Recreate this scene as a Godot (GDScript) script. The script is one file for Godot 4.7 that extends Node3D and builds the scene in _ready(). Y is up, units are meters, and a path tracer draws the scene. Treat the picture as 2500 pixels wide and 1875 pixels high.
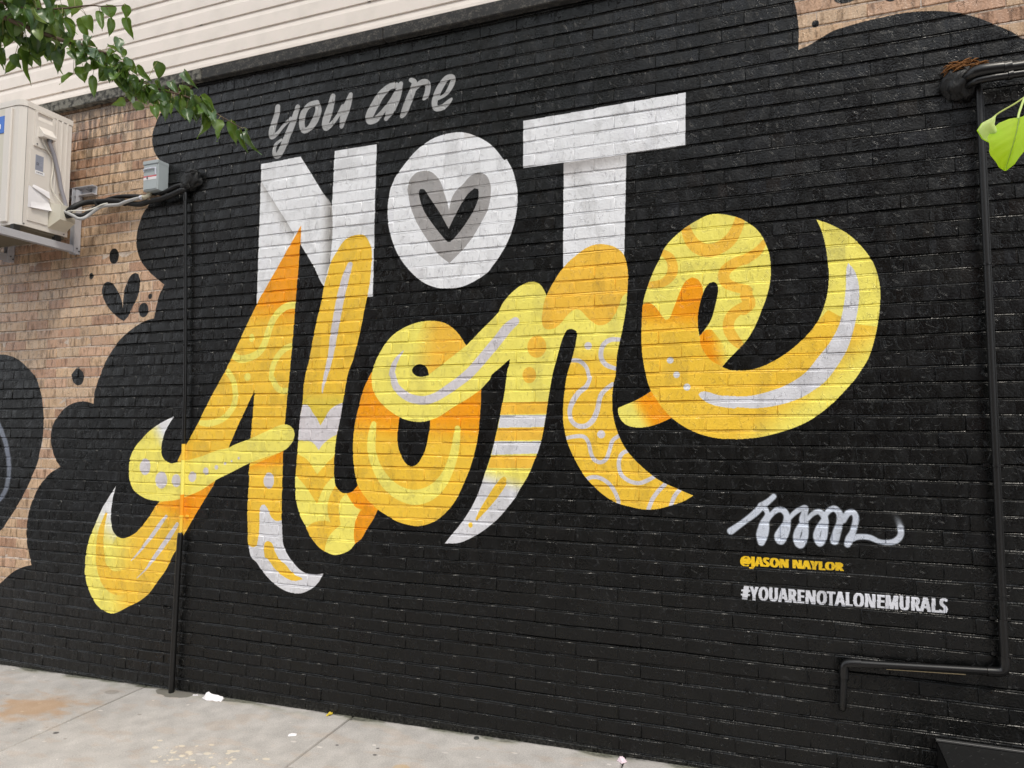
extends Node3D

# ---------------------------------------------------------------- set-up values
const CAM_POS := Vector3(0.0, 1.522, 3.1886)
const CAM_ROT := Vector3(0.06394, 0.34023, 0.0016968)
const CAM_FOV := 60.05
const SUN_ENERGY := 0.45
const SKY_ENERGY := 1.0
const EXPOSURE := 1.6
const COURSE := 0.0677
const MODULE := 0.2054
const LINE0 := 3.2646            # height of one bed joint
const WALL_L := -7.4
const WALL_R := 2.9
const COPING_BOTTOM := 3.690
const COPING_TOP := 3.767
# painted area held in two square images, side by side
const PX0 := -6.0
const PSPAN := 3.95
const PSTEP := 3.65
const PTOP := 3.85
const PHIGH := 4.0
const PN := 2048

var paint: Array[Image] = []
var rng := RandomNumberGenerator.new()
var mats := {}
var used := {}

const INK := {
	"black": Color(0.050, 0.051, 0.054), "arc": Color(0.60, 0.63, 0.70, 0.8), "grey": Color(0.69, 0.69, 0.69), "white": Color(0.94, 0.945, 0.955),
	"whiteb": Color(0.88, 0.88, 0.90), "heart": Color(0.66, 0.65, 0.645), "nshade": Color(0.62, 0.61, 0.60), "nshade0": Color(0.90, 0.89, 0.88, 0.0),
	"tshade": Color(0.69, 0.675, 0.67), "tshade0": Color(0.92, 0.91, 0.91, 0.0), "amber": Color(0.98, 0.80, 0.27), "amber2": Color(0.99, 0.785, 0.29),
	"orange": Color(0.99, 0.65, 0.11), "orange0": Color(0.99, 0.74, 0.18, 0.0), "lemon": Color(0.985, 0.935, 0.45), "olive": Color(0.90, 0.80, 0.30),
	"pale": Color(0.865, 0.845, 0.86), "spray": Color(0.80, 0.83, 0.88), "yellow": Color(0.95, 0.78, 0.15), "spraywhite": Color(0.86, 0.87, 0.90),
}


func _ready():
	var cam := Camera3D.new()
	cam.name = "camera"
	cam.position = CAM_POS
	cam.rotation = CAM_ROT
	cam.fov = CAM_FOV
	cam.near = 0.05
	cam.far = 400.0
	add_child(cam)
	cam.current = true
	var env := Environment.new()
	env.background_mode = Environment.BG_SKY
	var sky := Sky.new()
	var psm := ProceduralSkyMaterial.new()
	psm.sky_top_color = Color(0.93, 0.95, 0.98)
	psm.sky_horizon_color = Color(0.86, 0.87, 0.88)
	psm.sky_curve = 0.2
	psm.ground_bottom_color = Color(0.32, 0.31, 0.30)
	psm.ground_horizon_color = Color(0.60, 0.60, 0.60)
	psm.energy_multiplier = SKY_ENERGY
	sky.sky_material = psm
	env.sky = sky
	env.ambient_light_source = Environment.AMBIENT_SOURCE_SKY
	env.tonemap_mode = Environment.TONE_MAPPER_LINEAR
	env.tonemap_exposure = EXPOSURE
	env.sdfgi_enabled = true
	env.ssao_enabled = true
	env.ssil_enabled = true
	var we := WorldEnvironment.new()
	we.name = "environment"
	we.environment = env
	add_child(we)
	var sun := DirectionalLight3D.new()
	sun.name = "sun"
	sun.light_energy = SUN_ENERGY
	sun.light_color = Color(1.0, 0.97, 0.92)
	sun.light_angular_distance = 12.0
	sun.shadow_enabled = true
	sun.look_at_from_position(Vector3(4.0, 9.0, 4.2), Vector3.ZERO, Vector3.UP)
	add_child(sun)

	rng.seed = 20
	make_materials()
	paint_mural()
	age_paint()
	paint_materials()
	build_ground()
	build_wall()
	build_siding()
	build_drain_pipe()
	build_conduit_pipe()
	build_condenser()
	build_disconnect()
	build_line_set()
	build_plugs()
	build_hatch()
	build_tree()
	build_near_twig()
	build_litter()
	build_far_side()


# ---------------------------------------------------------------- naming
func numbered(called: String) -> String:
	if not used.has(called):
		used[called] = 0
		return called
	used[called] += 1
	return "%s_%03d" % [called, used[called]]


func thing(called: String, label: String, category: String, at := Vector3.ZERO, group := "") -> Node3D:
	var o := Node3D.new()
	o.name = numbered(called)
	o.position = at
	tag(o, label, category, group)
	add_child(o, true)
	return o


func tag(o: Node, label: String, category: String, group := ""):
	o.set_meta("label", label)
	o.set_meta("category", category)
	if group != "":
		o.set_meta("group", group)


func part(called: String, mesh: Mesh, m: Material, parent: Node, at := Vector3.ZERO) -> MeshInstance3D:
	var o := MeshInstance3D.new()
	o.name = called
	o.mesh = mesh
	o.material_override = m
	o.position = at
	parent.add_child(o, true)
	return o


# ---------------------------------------------------------------- meshes
func quad(st: SurfaceTool, a: Vector3, b: Vector3, c: Vector3, d: Vector3):
	# a b c d run counter-clockwise seen from the front; Godot's fronts run clockwise
	for p in [a, c, b, a, d, c]:
		st.add_vertex(p)


func begin(group := -1) -> SurfaceTool:
	var st := SurfaceTool.new()
	st.begin(Mesh.PRIMITIVE_TRIANGLES)
	st.set_smooth_group(group)
	return st


func done(st: SurfaceTool) -> ArrayMesh:
	st.generate_normals()
	return st.commit()


func add_box(st: SurfaceTool, lo: Vector3, hi: Vector3, bev := 0.002):
	# box with chamfered edges
	var c := (lo + hi) * 0.5
	var h := (hi - lo) * 0.5
	var b := minf(bev, minf(h.x, minf(h.y, h.z)) * 0.6)
	var ax := [Vector3.RIGHT, Vector3.UP, Vector3.BACK]
	for k in 3:
		var u: Vector3 = ax[(k + 1) % 3]
		var v: Vector3 = ax[(k + 2) % 3]
		var n: Vector3 = ax[k]
		var hu: float = absf(u.dot(h))
		var hv: float = absf(v.dot(h))
		var hn: float = absf(n.dot(h))
		for s in [-1.0, 1.0]:
			var o: Vector3 = c + n * hn * s
			var uu: Vector3 = u * (hu - b)
			var vv: Vector3 = v * (hv - b) * s
			quad(st, o - uu - vv, o + uu - vv, o + uu + vv, o - uu + vv)
		# four edges along n
		for su in [-1.0, 1.0]:
			for sv in [-1.0, 1.0]:
				var p1: Vector3 = c + u * su * hu + v * sv * (hv - b)
				var p2: Vector3 = c + u * su * (hu - b) + v * sv * hv
				var e: Vector3 = n * (hn - b)
				if su * sv > 0:
					quad(st, p1 - e, p2 - e, p2 + e, p1 + e)
				else:
					quad(st, p2 - e, p1 - e, p1 + e, p2 + e)
	for sx in [-1.0, 1.0]:
		for sy in [-1.0, 1.0]:
			for sz in [-1.0, 1.0]:
				var q := c + Vector3(sx * h.x, sy * h.y, sz * h.z)
				var a := q - Vector3(0, sy * b, sz * b)
				var bb := q - Vector3(sx * b, 0, sz * b)
				var d := q - Vector3(sx * b, sy * b, 0)
				if sx * sy * sz > 0:
					for p in [a, d, bb]:
						st.add_vertex(p)
				else:
					for p in [a, bb, d]:
						st.add_vertex(p)


func box_mesh(lo: Vector3, hi: Vector3, bev := 0.002) -> ArrayMesh:
	var st := begin()
	add_box(st, lo, hi, bev)
	return done(st)


func spline(pts: Array, per := 6) -> PackedVector3Array:
	var out := PackedVector3Array()
	for i in pts.size() - 1:
		var p0: Vector3 = pts[maxi(i - 1, 0)]
		var p1: Vector3 = pts[i]
		var p2: Vector3 = pts[i + 1]
		var p3: Vector3 = pts[mini(i + 2, pts.size() - 1)]
		for k in per:
			out.append(p1.cubic_interpolate(p2, p0, p3, float(k) / per))
	out.append(pts[-1])
	return out


func add_tube(st: SurfaceTool, path: PackedVector3Array, radii: Array, sides := 12, capped := true):
	var n := path.size()
	var up := Vector3.UP
	var rings := []
	for i in n:
		var t := (path[mini(i + 1, n - 1)] - path[maxi(i - 1, 0)]).normalized()
		if absf(t.dot(up)) > 0.98:
			up = Vector3.RIGHT if absf(t.x) < 0.9 else Vector3.BACK
		var s := t.cross(up).normalized()
		up = s.cross(t).normalized()
		var f := float(i) / maxf(1.0, n - 1) * (radii.size() - 1)
		var k := mini(int(f), radii.size() - 1)
		var r: float = lerpf(radii[k], radii[mini(k + 1, radii.size() - 1)], f - k)
		var ring := PackedVector3Array()
		for j in sides:
			var a := TAU * j / sides
			ring.append(path[i] + (s * cos(a) + up * sin(a)) * r)
		rings.append(ring)
	for i in n - 1:
		for j in sides:
			var j2 := (j + 1) % sides
			quad(st, rings[i][j], rings[i][j2], rings[i + 1][j2], rings[i + 1][j])
	if capped:
		for e in [0, n - 1]:
			for j in sides:
				var j2 := (j + 1) % sides
				var tri := [path[e], rings[e][j2], rings[e][j]]
				if e == 0:
					tri = [path[e], rings[e][j], rings[e][j2]]
				st.set_smooth_group(-1)
				for p in tri:
					st.add_vertex(p)
		st.set_smooth_group(0)


func tube_mesh(pts: Array, radii: Array, sides := 12, per := 6) -> ArrayMesh:
	var st := begin(0)
	add_tube(st, spline(pts, per) if pts.size() > 2 else PackedVector3Array(pts), radii, sides)
	return done(st)


func prism_mesh(outline: PackedVector2Array, y0: float, y1: float) -> ArrayMesh:
	# outline in x z, counter-clockwise seen from above; a column with that section
	var st := begin()
	var n := outline.size()
	for i in n:
		var a := outline[i]
		var b := outline[(i + 1) % n]
		quad(st, Vector3(b.x, y0, b.y), Vector3(a.x, y0, a.y), Vector3(a.x, y1, a.y), Vector3(b.x, y1, b.y))
	var tri := Geometry2D.triangulate_polygon(outline)
	for k in range(0, tri.size(), 3):
		var p := [outline[tri[k]], outline[tri[k + 1]], outline[tri[k + 2]]]
		for yy in [y0, y1]:
			var v := [Vector3(p[0].x, yy, p[0].y), Vector3(p[1].x, yy, p[1].y), Vector3(p[2].x, yy, p[2].y)]
			var up_facing: bool = (v[2] - v[0]).cross(v[1] - v[0]).y > 0
			if up_facing != (yy == y1):
				v = [v[0], v[2], v[1]]
			for q in v:
				st.add_vertex(q)
	return done(st)


func lump_mesh(r: Vector3, seed_: int, rough := 0.25, freq := 2.2) -> ArrayMesh:
	var nz := FastNoiseLite.new()
	nz.seed = seed_
	nz.frequency = freq
	nz.fractal_octaves = 3
	var st := begin(0)
	var nu := 28
	var nv := 16
	var at := func(i: int, j: int) -> Vector3:
		var th := PI * j / nv
		var ph := TAU * (i % nu) / nu
		var d := Vector3(sin(th) * cos(ph), cos(th), sin(th) * sin(ph))
		return d * r * (1.0 + rough * nz.get_noise_3dv(d) * 2.0)
	for j in nv:
		for i in nu:
			quad(st, at.call(i, j), at.call(i, j + 1), at.call(i + 1, j + 1), at.call(i + 1, j))
	st.generate_normals()
	return st.commit()


# ---------------------------------------------------------------- materials
func mat(color: Color, rough := 0.6, metal := 0.0) -> StandardMaterial3D:
	var m := StandardMaterial3D.new()
	m.albedo_color = color
	m.roughness = rough
	m.metallic = metal
	return m


func texture(im: Image) -> ImageTexture:
	return ImageTexture.create_from_image(im)


func noise_image(n: int, seed_: int, freq: float, oct := 4, stretch := Vector2.ONE) -> Image:
	var nz := FastNoiseLite.new()
	nz.seed = seed_
	nz.frequency = freq
	nz.fractal_octaves = oct
	nz.noise_type = FastNoiseLite.TYPE_SIMPLEX_SMOOTH
	var im := nz.get_seamless_image(int(n * stretch.x), int(n * stretch.y), false, false, 0.15)
	if stretch != Vector2.ONE:
		im.resize(n, n, Image.INTERPOLATE_CUBIC)
	return im


func make_materials():
	# the torn, bark-like face of the bricks: height, tone and gloss share one seamless layout (0.8 m wide)
	var n := 1024
	var plates := noise_image(n, 5, 0.009, 3, Vector2(1.0, 0.45)).get_data()
	var fine := noise_image(n, 9, 0.06, 3).get_data()
	var streaks := noise_image(n, 13, 0.02, 4, Vector2(1.0, 0.22)).get_data()
	var hgt := PackedByteArray()
	hgt.resize(n * n)
	var tone := PackedByteArray()
	tone.resize(n * n * 3)
	var gloss := PackedByteArray()
	gloss.resize(n * n)
	for i in n * n:
		var p := plates[i] / 255.0
		var s := streaks[i] / 255.0
		var f := fine[i] / 255.0
		var step := floorf(p * 7.0) / 7.0
		hgt[i] = int(clampf(70.0 + 70.0 * step + 34.0 * p + 26.0 * f, 0, 255))
		var v := clampf(0.98 - 0.42 * maxf(0.0, s - 0.55) * 2.0 - 0.16 * (1.0 - f) + 0.10 * (step - 0.5), 0.3, 1.0)
		tone[i * 3] = int(255 * clampf(v, 0, 1))
		tone[i * 3 + 1] = int(255 * clampf(v * (0.985 - 0.05 * s), 0, 1))
		tone[i * 3 + 2] = int(255 * clampf(v * (0.97 - 0.10 * s), 0, 1))
		gloss[i] = int(255 * clampf(0.20 + 0.30 * step + 0.16 * (f - 0.5), 0.16, 0.6))
	# creases: short, mostly upright curved cracks with a raised lip
	for k in 620:
		var x := rng.randf() * n
		var y := rng.randf() * n
		var a := PI * 0.5 + rng.randfn(0.0, 0.38)
		var bend := rng.randfn(0.0, 0.03)
		var len_ := int(rng.randf_range(14, 52))
		var w := rng.randf_range(0.9, 2.0)
		var side := 1.0 if rng.randf() < 0.5 else -1.0
		for s in len_:
			x += cos(a)
			y += sin(a)
			a += bend + rng.randfn(0.0, 0.05)
			var taper := sin(PI * (s + 0.5) / len_)
			for q in range(-4, 5):
				var xx := posmod(int(x - sin(a) * q * side), n)
				var yy := posmod(int(y + cos(a) * q * side), n)
				var d := 0.0
				if q < 0:
					d = -75.0 * exp(-(q + 1.4) * (q + 1.4) / (w * w)) * taper
				else:
					d = 70.0 * exp(-(q - 1.2) * (q - 1.2) / (w * w)) * taper
				var id := yy * n + xx
				hgt[id] = int(clampf(hgt[id] + d * 0.55, 0, 255))
				if q < 0:
					for ch in 3:
						tone[id * 3 + ch] = int(tone[id * 3 + ch] * (1.0 - 0.10 * taper))
	mats.hgt = texture(Image.create_from_data(n, n, false, Image.FORMAT_L8, hgt))
	mats.tone = texture(Image.create_from_data(n, n, false, Image.FORMAT_RGB8, tone))
	mats.gloss = texture(Image.create_from_data(n, n, false, Image.FORMAT_L8, gloss))
	mats.black_pipe = mat(Color(0.05, 0.05, 0.053), 0.34)
	mats.black_old = mat(Color(0.04, 0.039, 0.038), 0.45)
	mats.rubber = mat(Color(0.05, 0.05, 0.055), 0.6)
	var fo := mat(Color(0.055, 0.055, 0.055), 0.5)
	fo.uv1_triplanar = true
	fo.uv1_scale = Vector3.ONE * 6.0
	fo.heightmap_enabled = true
	fo.heightmap_texture = mats.hgt
	fo.heightmap_scale = 0.8
	mats.foam = fo
	var ru: StandardMaterial3D = fo.duplicate()
	ru.albedo_color = Color(0.50, 0.33, 0.16)
	ru.roughness = 0.95
	mats.rust = ru
	mats.cream = mat(Color(0.885, 0.86, 0.83), 0.5)
	mats.cream2 = mat(Color(0.84, 0.82, 0.76), 0.5)
	mats.galv = mat(Color(0.76, 0.76, 0.78), 0.5, 0.15)
	mats.greybox = mat(Color(0.66, 0.69, 0.70), 0.45)
	mats.dark = mat(Color(0.15, 0.145, 0.14), 0.7)
	mats.paper = mat(Color(0.95, 0.94, 0.95), 0.8)
	mats.screw = mat(Color(0.45, 0.45, 0.46), 0.4, 0.6)
	# vinyl siding
	var vin := mat(Color(0.93, 0.895, 0.865), 0.48)
	var dirt := noise_image(512, 33, 0.012, 5).get_data()
	var vi := PackedByteArray()
	vi.resize(512 * 512 * 3)
	for i in 512 * 512:
		var q := 255.0 - 11.0 * clampf((dirt[i] / 255.0 - 0.4) * 2.0, 0, 1)
		vi[i * 3] = int(q)
		vi[i * 3 + 1] = int(q * 0.995)
		vi[i * 3 + 2] = int(q * 0.985)
	vin.albedo_texture = texture(Image.create_from_data(512, 512, false, Image.FORMAT_RGB8, vi))
	vin.uv1_triplanar = true
	vin.uv1_world_triplanar = true
	vin.uv1_scale = Vector3(0.7, 0.7, 0.7)
	mats.vinyl = vin


# ---------------------------------------------------------------- the painter
func curve(v: Array) -> PackedVector2Array:
	# closed smooth outline through the points; sharp turns stay sharp
	var p := PackedVector2Array()
	for i in range(0, v.size(), 2):
		p.append(Vector2(v[i], v[i + 1]) * 0.001)
	var n := p.size()
	var sharp := []
	for i in n:
		var a := (p[i] - p[(i + n - 1) % n]).normalized()
		var b := (p[(i + 1) % n] - p[i]).normalized()
		sharp.append(a.dot(b) < 0.66)
	var out := PackedVector2Array()
	for i in n:
		var p1 := p[i]
		var p2 := p[(i + 1) % n]
		var d := p1.distance_to(p2)
		var t1 := (p2 - p1) if sharp[i] else (p2 - p[(i + n - 1) % n]).normalized() * d
		var t2 := (p2 - p1) if sharp[(i + 1) % n] else (p[(i + 2) % n] - p1).normalized() * d
		var k := clampi(int(d / 0.012), 2, 10)
		for j in k:
			var t := float(j) / k
			var h00 := (1 + 2 * t) * (1 - t) * (1 - t)
			var h10 := t * (1 - t) * (1 - t)
			var h01 := t * t * (3 - 2 * t)
			var h11 := t * t * (t - 1)
			out.append(p1 * h00 + t1 * h10 + p2 * h01 + t2 * h11)
	return out


func to_px(p: Vector2, half: int) -> Vector2:
	return Vector2((p.x - PX0 - PSTEP * half) / PSPAN * PN, (PTOP - p.y) / PHIGH * PN)


func over(im: Image, x: int, y: int, c: Color, a: float):
	if a <= 0.004:
		return
	var b := im.get_pixel(x, y)
	var oa := a + b.a * (1.0 - a)
	var r := Color((c.r * a + b.r * b.a * (1.0 - a)) / oa, (c.g * a + b.g * b.a * (1.0 - a)) / oa, (c.b * a + b.b * b.a * (1.0 - a)) / oa, oa)
	im.set_pixel(x, y, r)


func spans(outline: PackedVector2Array, half: int, what: Callable):
	var q := PackedVector2Array()
	var lo := Vector2(1e9, 1e9)
	var hi := -lo
	for p in outline:
		var s := to_px(p, half)
		q.append(s)
		lo = lo.min(s)
		hi = hi.max(s)
	if hi.x < 0 or lo.x >= PN or hi.y < 0 or lo.y >= PN:
		return
	var n := q.size()
	var y0 := clampi(int(floor(lo.y)), 0, PN - 1)
	var y1 := clampi(int(ceil(hi.y)), 0, PN - 1)
	var rows := []
	rows.resize(y1 - y0 + 1)
	for i in rows.size():
		rows[i] = PackedFloat32Array()
	for i in n:
		var a := q[i]
		var b := q[(i + 1) % n]
		if a.y > b.y:
			var t := a
			a = b
			b = t
		var ya := maxi(int(ceil(a.y - 0.5)), y0)
		var yb := mini(int(ceil(b.y - 0.5)) - 1, y1)
		for y in range(ya, yb + 1):
			rows[y - y0].append(a.x + (b.x - a.x) * (y + 0.5 - a.y) / (b.y - a.y))
	for y in range(y0, y1 + 1):
		var xs: PackedFloat32Array = rows[y - y0]
		xs.sort()
		for k in range(0, xs.size() - 1, 2):
			var xa := clampi(int(round(xs[k])), 0, PN)
			var xb := clampi(int(round(xs[k + 1])), 0, PN)
			if xb > xa:
				what.call(y, xa, xb)


func poly(ink: String, v: Array):
	var outline := curve(v)
	var c: Color = INK[ink]
	for half in 2:
		var im := paint[half]
		spans(outline, half, func(y: int, xa: int, xb: int): im.fill_rect(Rect2i(xa, y, xb - xa, 1), c))


func grad(ink0: String, ink1: String, g: Array, v: Array):
	var outline := curve(v)
	var c0: Color = INK[ink0]
	var c1: Color = INK[ink1]
	for half in 2:
		var im := paint[half]
		var a := Vector2(g[0], g[1]) * 0.001
		var d := Vector2(g[2], g[3]) * 0.001 - a
		var l2 := d.length_squared()
		spans(outline, half, func(y: int, xa: int, xb: int):
			var wy := PTOP - (y + 0.5) / PN * PHIGH
			for x in range(xa, xb):
				var wx := PX0 + PSTEP * half + (x + 0.5) / PN * PSPAN
				var t := smoothstep(0.0, 1.0, ((wx - a.x) * d.x + (wy - a.y) * d.y) / l2)
				var c := c0.lerp(c1, t)
				if c.a > 0.995:
					im.set_pixel(x, y, c)
				else:
					over(im, x, y, c, c.a))


func stroke(ink: String, v: Array, soft: float, fade: int):
	var c: Color = INK[ink]
	var inside := ink in ["lemon", "amber2", "pale"]       # pattern inside a letter, masked off at its edge
	var pts := []
	for i in range(0, v.size(), 3):
		pts.append(Vector3(v[i], v[i + 1], v[i + 2]) * 0.001)
	var s := spline(pts, 4)
	var sf := soft * 0.001
	for half in 2:
		var im := paint[half]
		var lo := Vector2(1e9, 1e9)
		var hi := -lo
		for p in s:
			lo = lo.min(to_px(Vector2(p.x - p.z - sf, p.y + p.z + sf), half))
			hi = hi.max(to_px(Vector2(p.x + p.z + sf, p.y - p.z - sf), half))
		var x0 := clampi(int(lo.x) - 1, 0, PN)
		var x1 := clampi(int(hi.x) + 2, 0, PN)
		var y0 := clampi(int(lo.y) - 1, 0, PN)
		var y1 := clampi(int(hi.y) + 2, 0, PN)
		if x1 <= x0 or y1 <= y0:
			continue
		var w := x1 - x0
		var cov := PackedFloat32Array()
		cov.resize(w * (y1 - y0))
		for i in s.size() - 1:
			var a := Vector2(s[i].x, s[i].y)
			var b := Vector2(s[i + 1].x, s[i + 1].y)
			var r := maxf(s[i].z, s[i + 1].z) + sf
			var la := to_px(Vector2(minf(a.x, b.x) - r, maxf(a.y, b.y) + r), half)
			var lb := to_px(Vector2(maxf(a.x, b.x) + r, minf(a.y, b.y) - r), half)
			var ab := b - a
			var l2 := maxf(ab.length_squared(), 1e-9)
			for y in range(clampi(int(la.y), y0, y1), clampi(int(lb.y) + 1, y0, y1)):
				var wy := PTOP - (y + 0.5) / PN * PHIGH
				for x in range(clampi(int(la.x), x0, x1), clampi(int(lb.x) + 1, x0, x1)):
					var w2 := Vector2(PX0 + PSTEP * half + (x + 0.5) / PN * PSPAN, wy)
					var t := clampf((w2 - a).dot(ab) / l2, 0.0, 1.0)
					var d := w2.distance_to(a + ab * t) - lerpf(s[i].z, s[i + 1].z, t)
					var k := smoothstep(sf, -sf, d)
					if fade > 0:
						k *= 1.0 - (i + t) / (s.size() - 1)
					var id := (y - y0) * w + x - x0
					if k > cov[id]:
						cov[id] = k
		for y in range(y0, y1):
			for x in range(x0, x1):
				var k := cov[(y - y0) * w + x - x0]
				if k > 0.0 and not (inside and im.get_pixel(x, y).v < 0.35):
					over(im, x, y, c, k * c.a)


func oval(ink: String, cx: int, cy: int, rx: int, ry: int, soft: float):
	var c: Color = INK[ink]
	for half in 2:
		var im := paint[half]
		var a := to_px(Vector2(cx - rx - soft, cy + ry + soft) * 0.001, half)
		var b := to_px(Vector2(cx + rx + soft, cy - ry - soft) * 0.001, half)
		for y in range(clampi(int(a.y), 0, PN), clampi(int(b.y) + 1, 0, PN)):
			for x in range(clampi(int(a.x), 0, PN), clampi(int(b.x) + 1, 0, PN)):
				var dx := ((PX0 + PSTEP * half + (x + 0.5) / PN * PSPAN) * 1000.0 - cx) / rx
				var dy := ((PTOP - (y + 0.5) / PN * PHIGH) * 1000.0 - cy) / ry
				var e := soft / minf(rx, ry)
				over(im, x, y, c, smoothstep(1.0 + e, 1.0 - e, sqrt(dx * dx + dy * dy)) * c.a)


func stencil(ink: String, words: String, q: Array, bold: int):
	# lettering pressed through a stencil: the outline of each letter, filled
	var c: Color = INK[ink]
	var font := SystemFont.new()
	font.font_names = PackedStringArray(["Droid Sans"])
	font.font_weight = 700
	var tm := TextMesh.new()
	tm.font = font
	tm.text = words
	tm.font_size = 64
	tm.pixel_size = 0.01
	tm.depth = 0.0
	var arr := tm.surface_get_arrays(0)
	var vs: PackedVector3Array = arr[Mesh.ARRAY_VERTEX]
	var idx = arr[Mesh.ARRAY_INDEX]
	var lo := Vector2(1e9, 1e9)
	var hi := -lo
	for p in vs:
		lo = lo.min(Vector2(p.x, p.y))
		hi = hi.max(Vector2(p.x, p.y))
	var cap := hi.y
	var base := lo.y
	if words.begins_with("@"):
		base = lo.y + (hi.y - lo.y) * 0.16
	var tl := Vector2(q[0], q[1]) * 0.001
	var tr := Vector2(q[2], q[3]) * 0.001
	var br := Vector2(q[4], q[5]) * 0.001
	var bl := Vector2(q[6], q[7]) * 0.001
	for off in range(-bold, bold + 1):
		for k in range(0, idx.size(), 3):
			var tri := PackedVector2Array()
			for j in 3:
				var p := vs[idx[k + j]]
				var u := (p.x - lo.x) / (hi.x - lo.x)
				var t := (p.y - base) / (cap - base)
				tri.append(bl.lerp(br, u).lerp(tl.lerp(tr, u), t) + Vector2(off * 0.0009, 0))
			for half in 2:
				var im := paint[half]
				spans(tri, half, func(y: int, xa: int, xb: int): im.fill_rect(Rect2i(xa, y, xb - xa, 1), c))


func paint_mural():
	for half in 2:
		paint.append(Image.create_empty(PN, PN, false, Image.FORMAT_RGBA8))
	# black ground with its cloud edge
	poly("black", [-3183,3840,-3185,3786,-3231,3732,-3247,3696,-3277,3682,-3353,3664,-3431,3642,-3469,3617,-3517,3582,-3565,3530,-3602,3456,-3614,3379,-3595,3305,-3552,3244,-3505,3199,-3534,3171,-3534,3070,-3516,3006,-3561,3002,-3623,2947,-3676,2883,-3708,2807,-3719,2738,-3711,2667,-3677,2594,-3618,2527,-3545,2468,-3469,2417,-3505,2351,-3527,2284,-3543,2205,-3612,2193,-3691,2163,-3779,2113,-3853,2054,-3917,1979,-3960,1911,-3993,1842,-4007,1811,-4030,1741,-4036,1666,-4095,1680,-4144,1683,-4219,1673,-4289,1646,-4346,1599,-4393,1540,-4417,1476,-4412,1412,-4392,1349,-4360,1295,-4313,1250,-4389,1215,-4463,1158,-4521,1093,-4561,1020,-4590,940,-4602,868,-4603,789,-4585,703,-4544,596,-4540,591,-4607,576,-4693,544,-4766,499,-4839,446,-4989,350,-5164,202,-5370,39,-5601,-221,-4049,-515,-2635,-576,331,-298,1138,-33,1207,647,1256,1752,1288,2500,1313,3076,1104,3120,1068,3152,1024,3186,967,3227,912,3261,847,3288,781,3306,703,3317,619,3320,532,3315,460,3306,397,3295,343,3272,300,3251,252,3236,255,3299,254,3361,247,3430,239,3475,231,3551,213,3730,-729,4004,-1249,3870,-2035,3835])
	poly("black", [-4957,2023,-4883,2016,-4798,1993,-4712,1949,-4638,1897,-4589,1856,-4564,1822,-4523,1725,-4500,1628,-4489,1548,-4493,1444,-4511,1364,-4533,1268,-4578,1179,-4634,1081,-4703,983,-4778,891,-4866,798,-5042,740,-5361,831,-5590,1075,-5673,1418,-5650,1766,-5449,1884,-5264,1982,-5104,2020])
	stroke("arc", [-4958,1556,22,-4918,1507,22,-4864,1425,23,-4826,1327,23,-4807,1221,23,-4812,1132,23,-4838,1066,21,-4882,1016,20,-4951,973,16], 10, 0)
	oval("black", -3909,2637, 42,51, 1.5)
	oval("black", -4106,2519, 19,21, 1.5)
	oval("black", -3581,2348, 16,18, 1.5)
	oval("black", -3633,2263, 42,47, 1.5)
	poly("black", [-4183,1789,-4151,1798,-4133,1829,-4142,1869,-4145,1876,-4195,1913,-4237,1875,-4248,1863,-4237,1823,-4210,1798])
	poly("black", [-3799,2199,-3863,2233,-3934,2292,-3985,2358,-4004,2415,-3996,2454,-3959,2469,-3917,2458,-3878,2422,-3844,2373,-3821,2325,-3811,2285,-3812,2347,-3805,2401,-3786,2447,-3758,2492,-3718,2510,-3687,2498,-3673,2454,-3677,2393,-3699,2333,-3737,2273,-3765,2228])
	oval("black", 325,3344, 15,16, 1.5)
	oval("black", 454,3442, 51,29, 1.5)
	oval("black", 631,3400, 24,19, 1.5)
	# grey script line
	stroke("grey", [-2628,3436,20,-2632,3397,21,-2650,3341,23,-2664,3292,23,-2661,3262,20,-2628,3272,13,-2580,3316,11,-2530,3351,11], 1.5, 0)
	stroke("grey", [-2483,3413,17,-2504,3347,21,-2536,3280,24,-2572,3205,24,-2601,3151,23,-2631,3137,16,-2643,3164,14,-2633,3207,11,-2595,3230,9], 1.5, 0)
	stroke("grey", [-2348,3417,18,-2397,3413,18,-2438,3373,22,-2451,3310,21,-2435,3265,18,-2398,3270,20,-2360,3310,24,-2336,3364,22,-2343,3404,18], 1.5, 0)
	stroke("grey", [-2238,3437,18,-2249,3392,23,-2270,3332,28,-2285,3285,25,-2278,3257,19,-2242,3274,15,-2203,3314,14,-2168,3365,16], 1.5, 0)
	stroke("grey", [-2118,3427,15,-2136,3374,25,-2159,3314,26,-2175,3250,14], 1.5, 0)
	stroke("grey", [-1819,3430,17,-1862,3430,20,-1917,3393,25,-1962,3331,28,-1990,3280,26,-1989,3249,17,-1947,3256,19,-1902,3294,15,-1853,3348,13,-1816,3396,15], 1.5, 0)
	stroke("grey", [-1791,3433,15,-1816,3362,24,-1855,3293,27,-1882,3248,13], 1.5, 0)
	stroke("grey", [-1728,3446,13,-1705,3425,17,-1719,3380,22,-1745,3323,24,-1768,3269,22,-1782,3248,13], 1.5, 0)
	stroke("grey", [-1712,3379,12,-1672,3416,16,-1636,3416,18,-1622,3390,17,-1631,3344,17,-1646,3327,12], 1.5, 0)
	stroke("grey", [-1559,3312,10,-1513,3331,12,-1479,3378,17,-1475,3416,15,-1513,3416,17,-1554,3365,21,-1581,3302,19,-1573,3260,17,-1533,3258,18,-1498,3281,15,-1481,3296,8], 1.5, 0)
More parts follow.
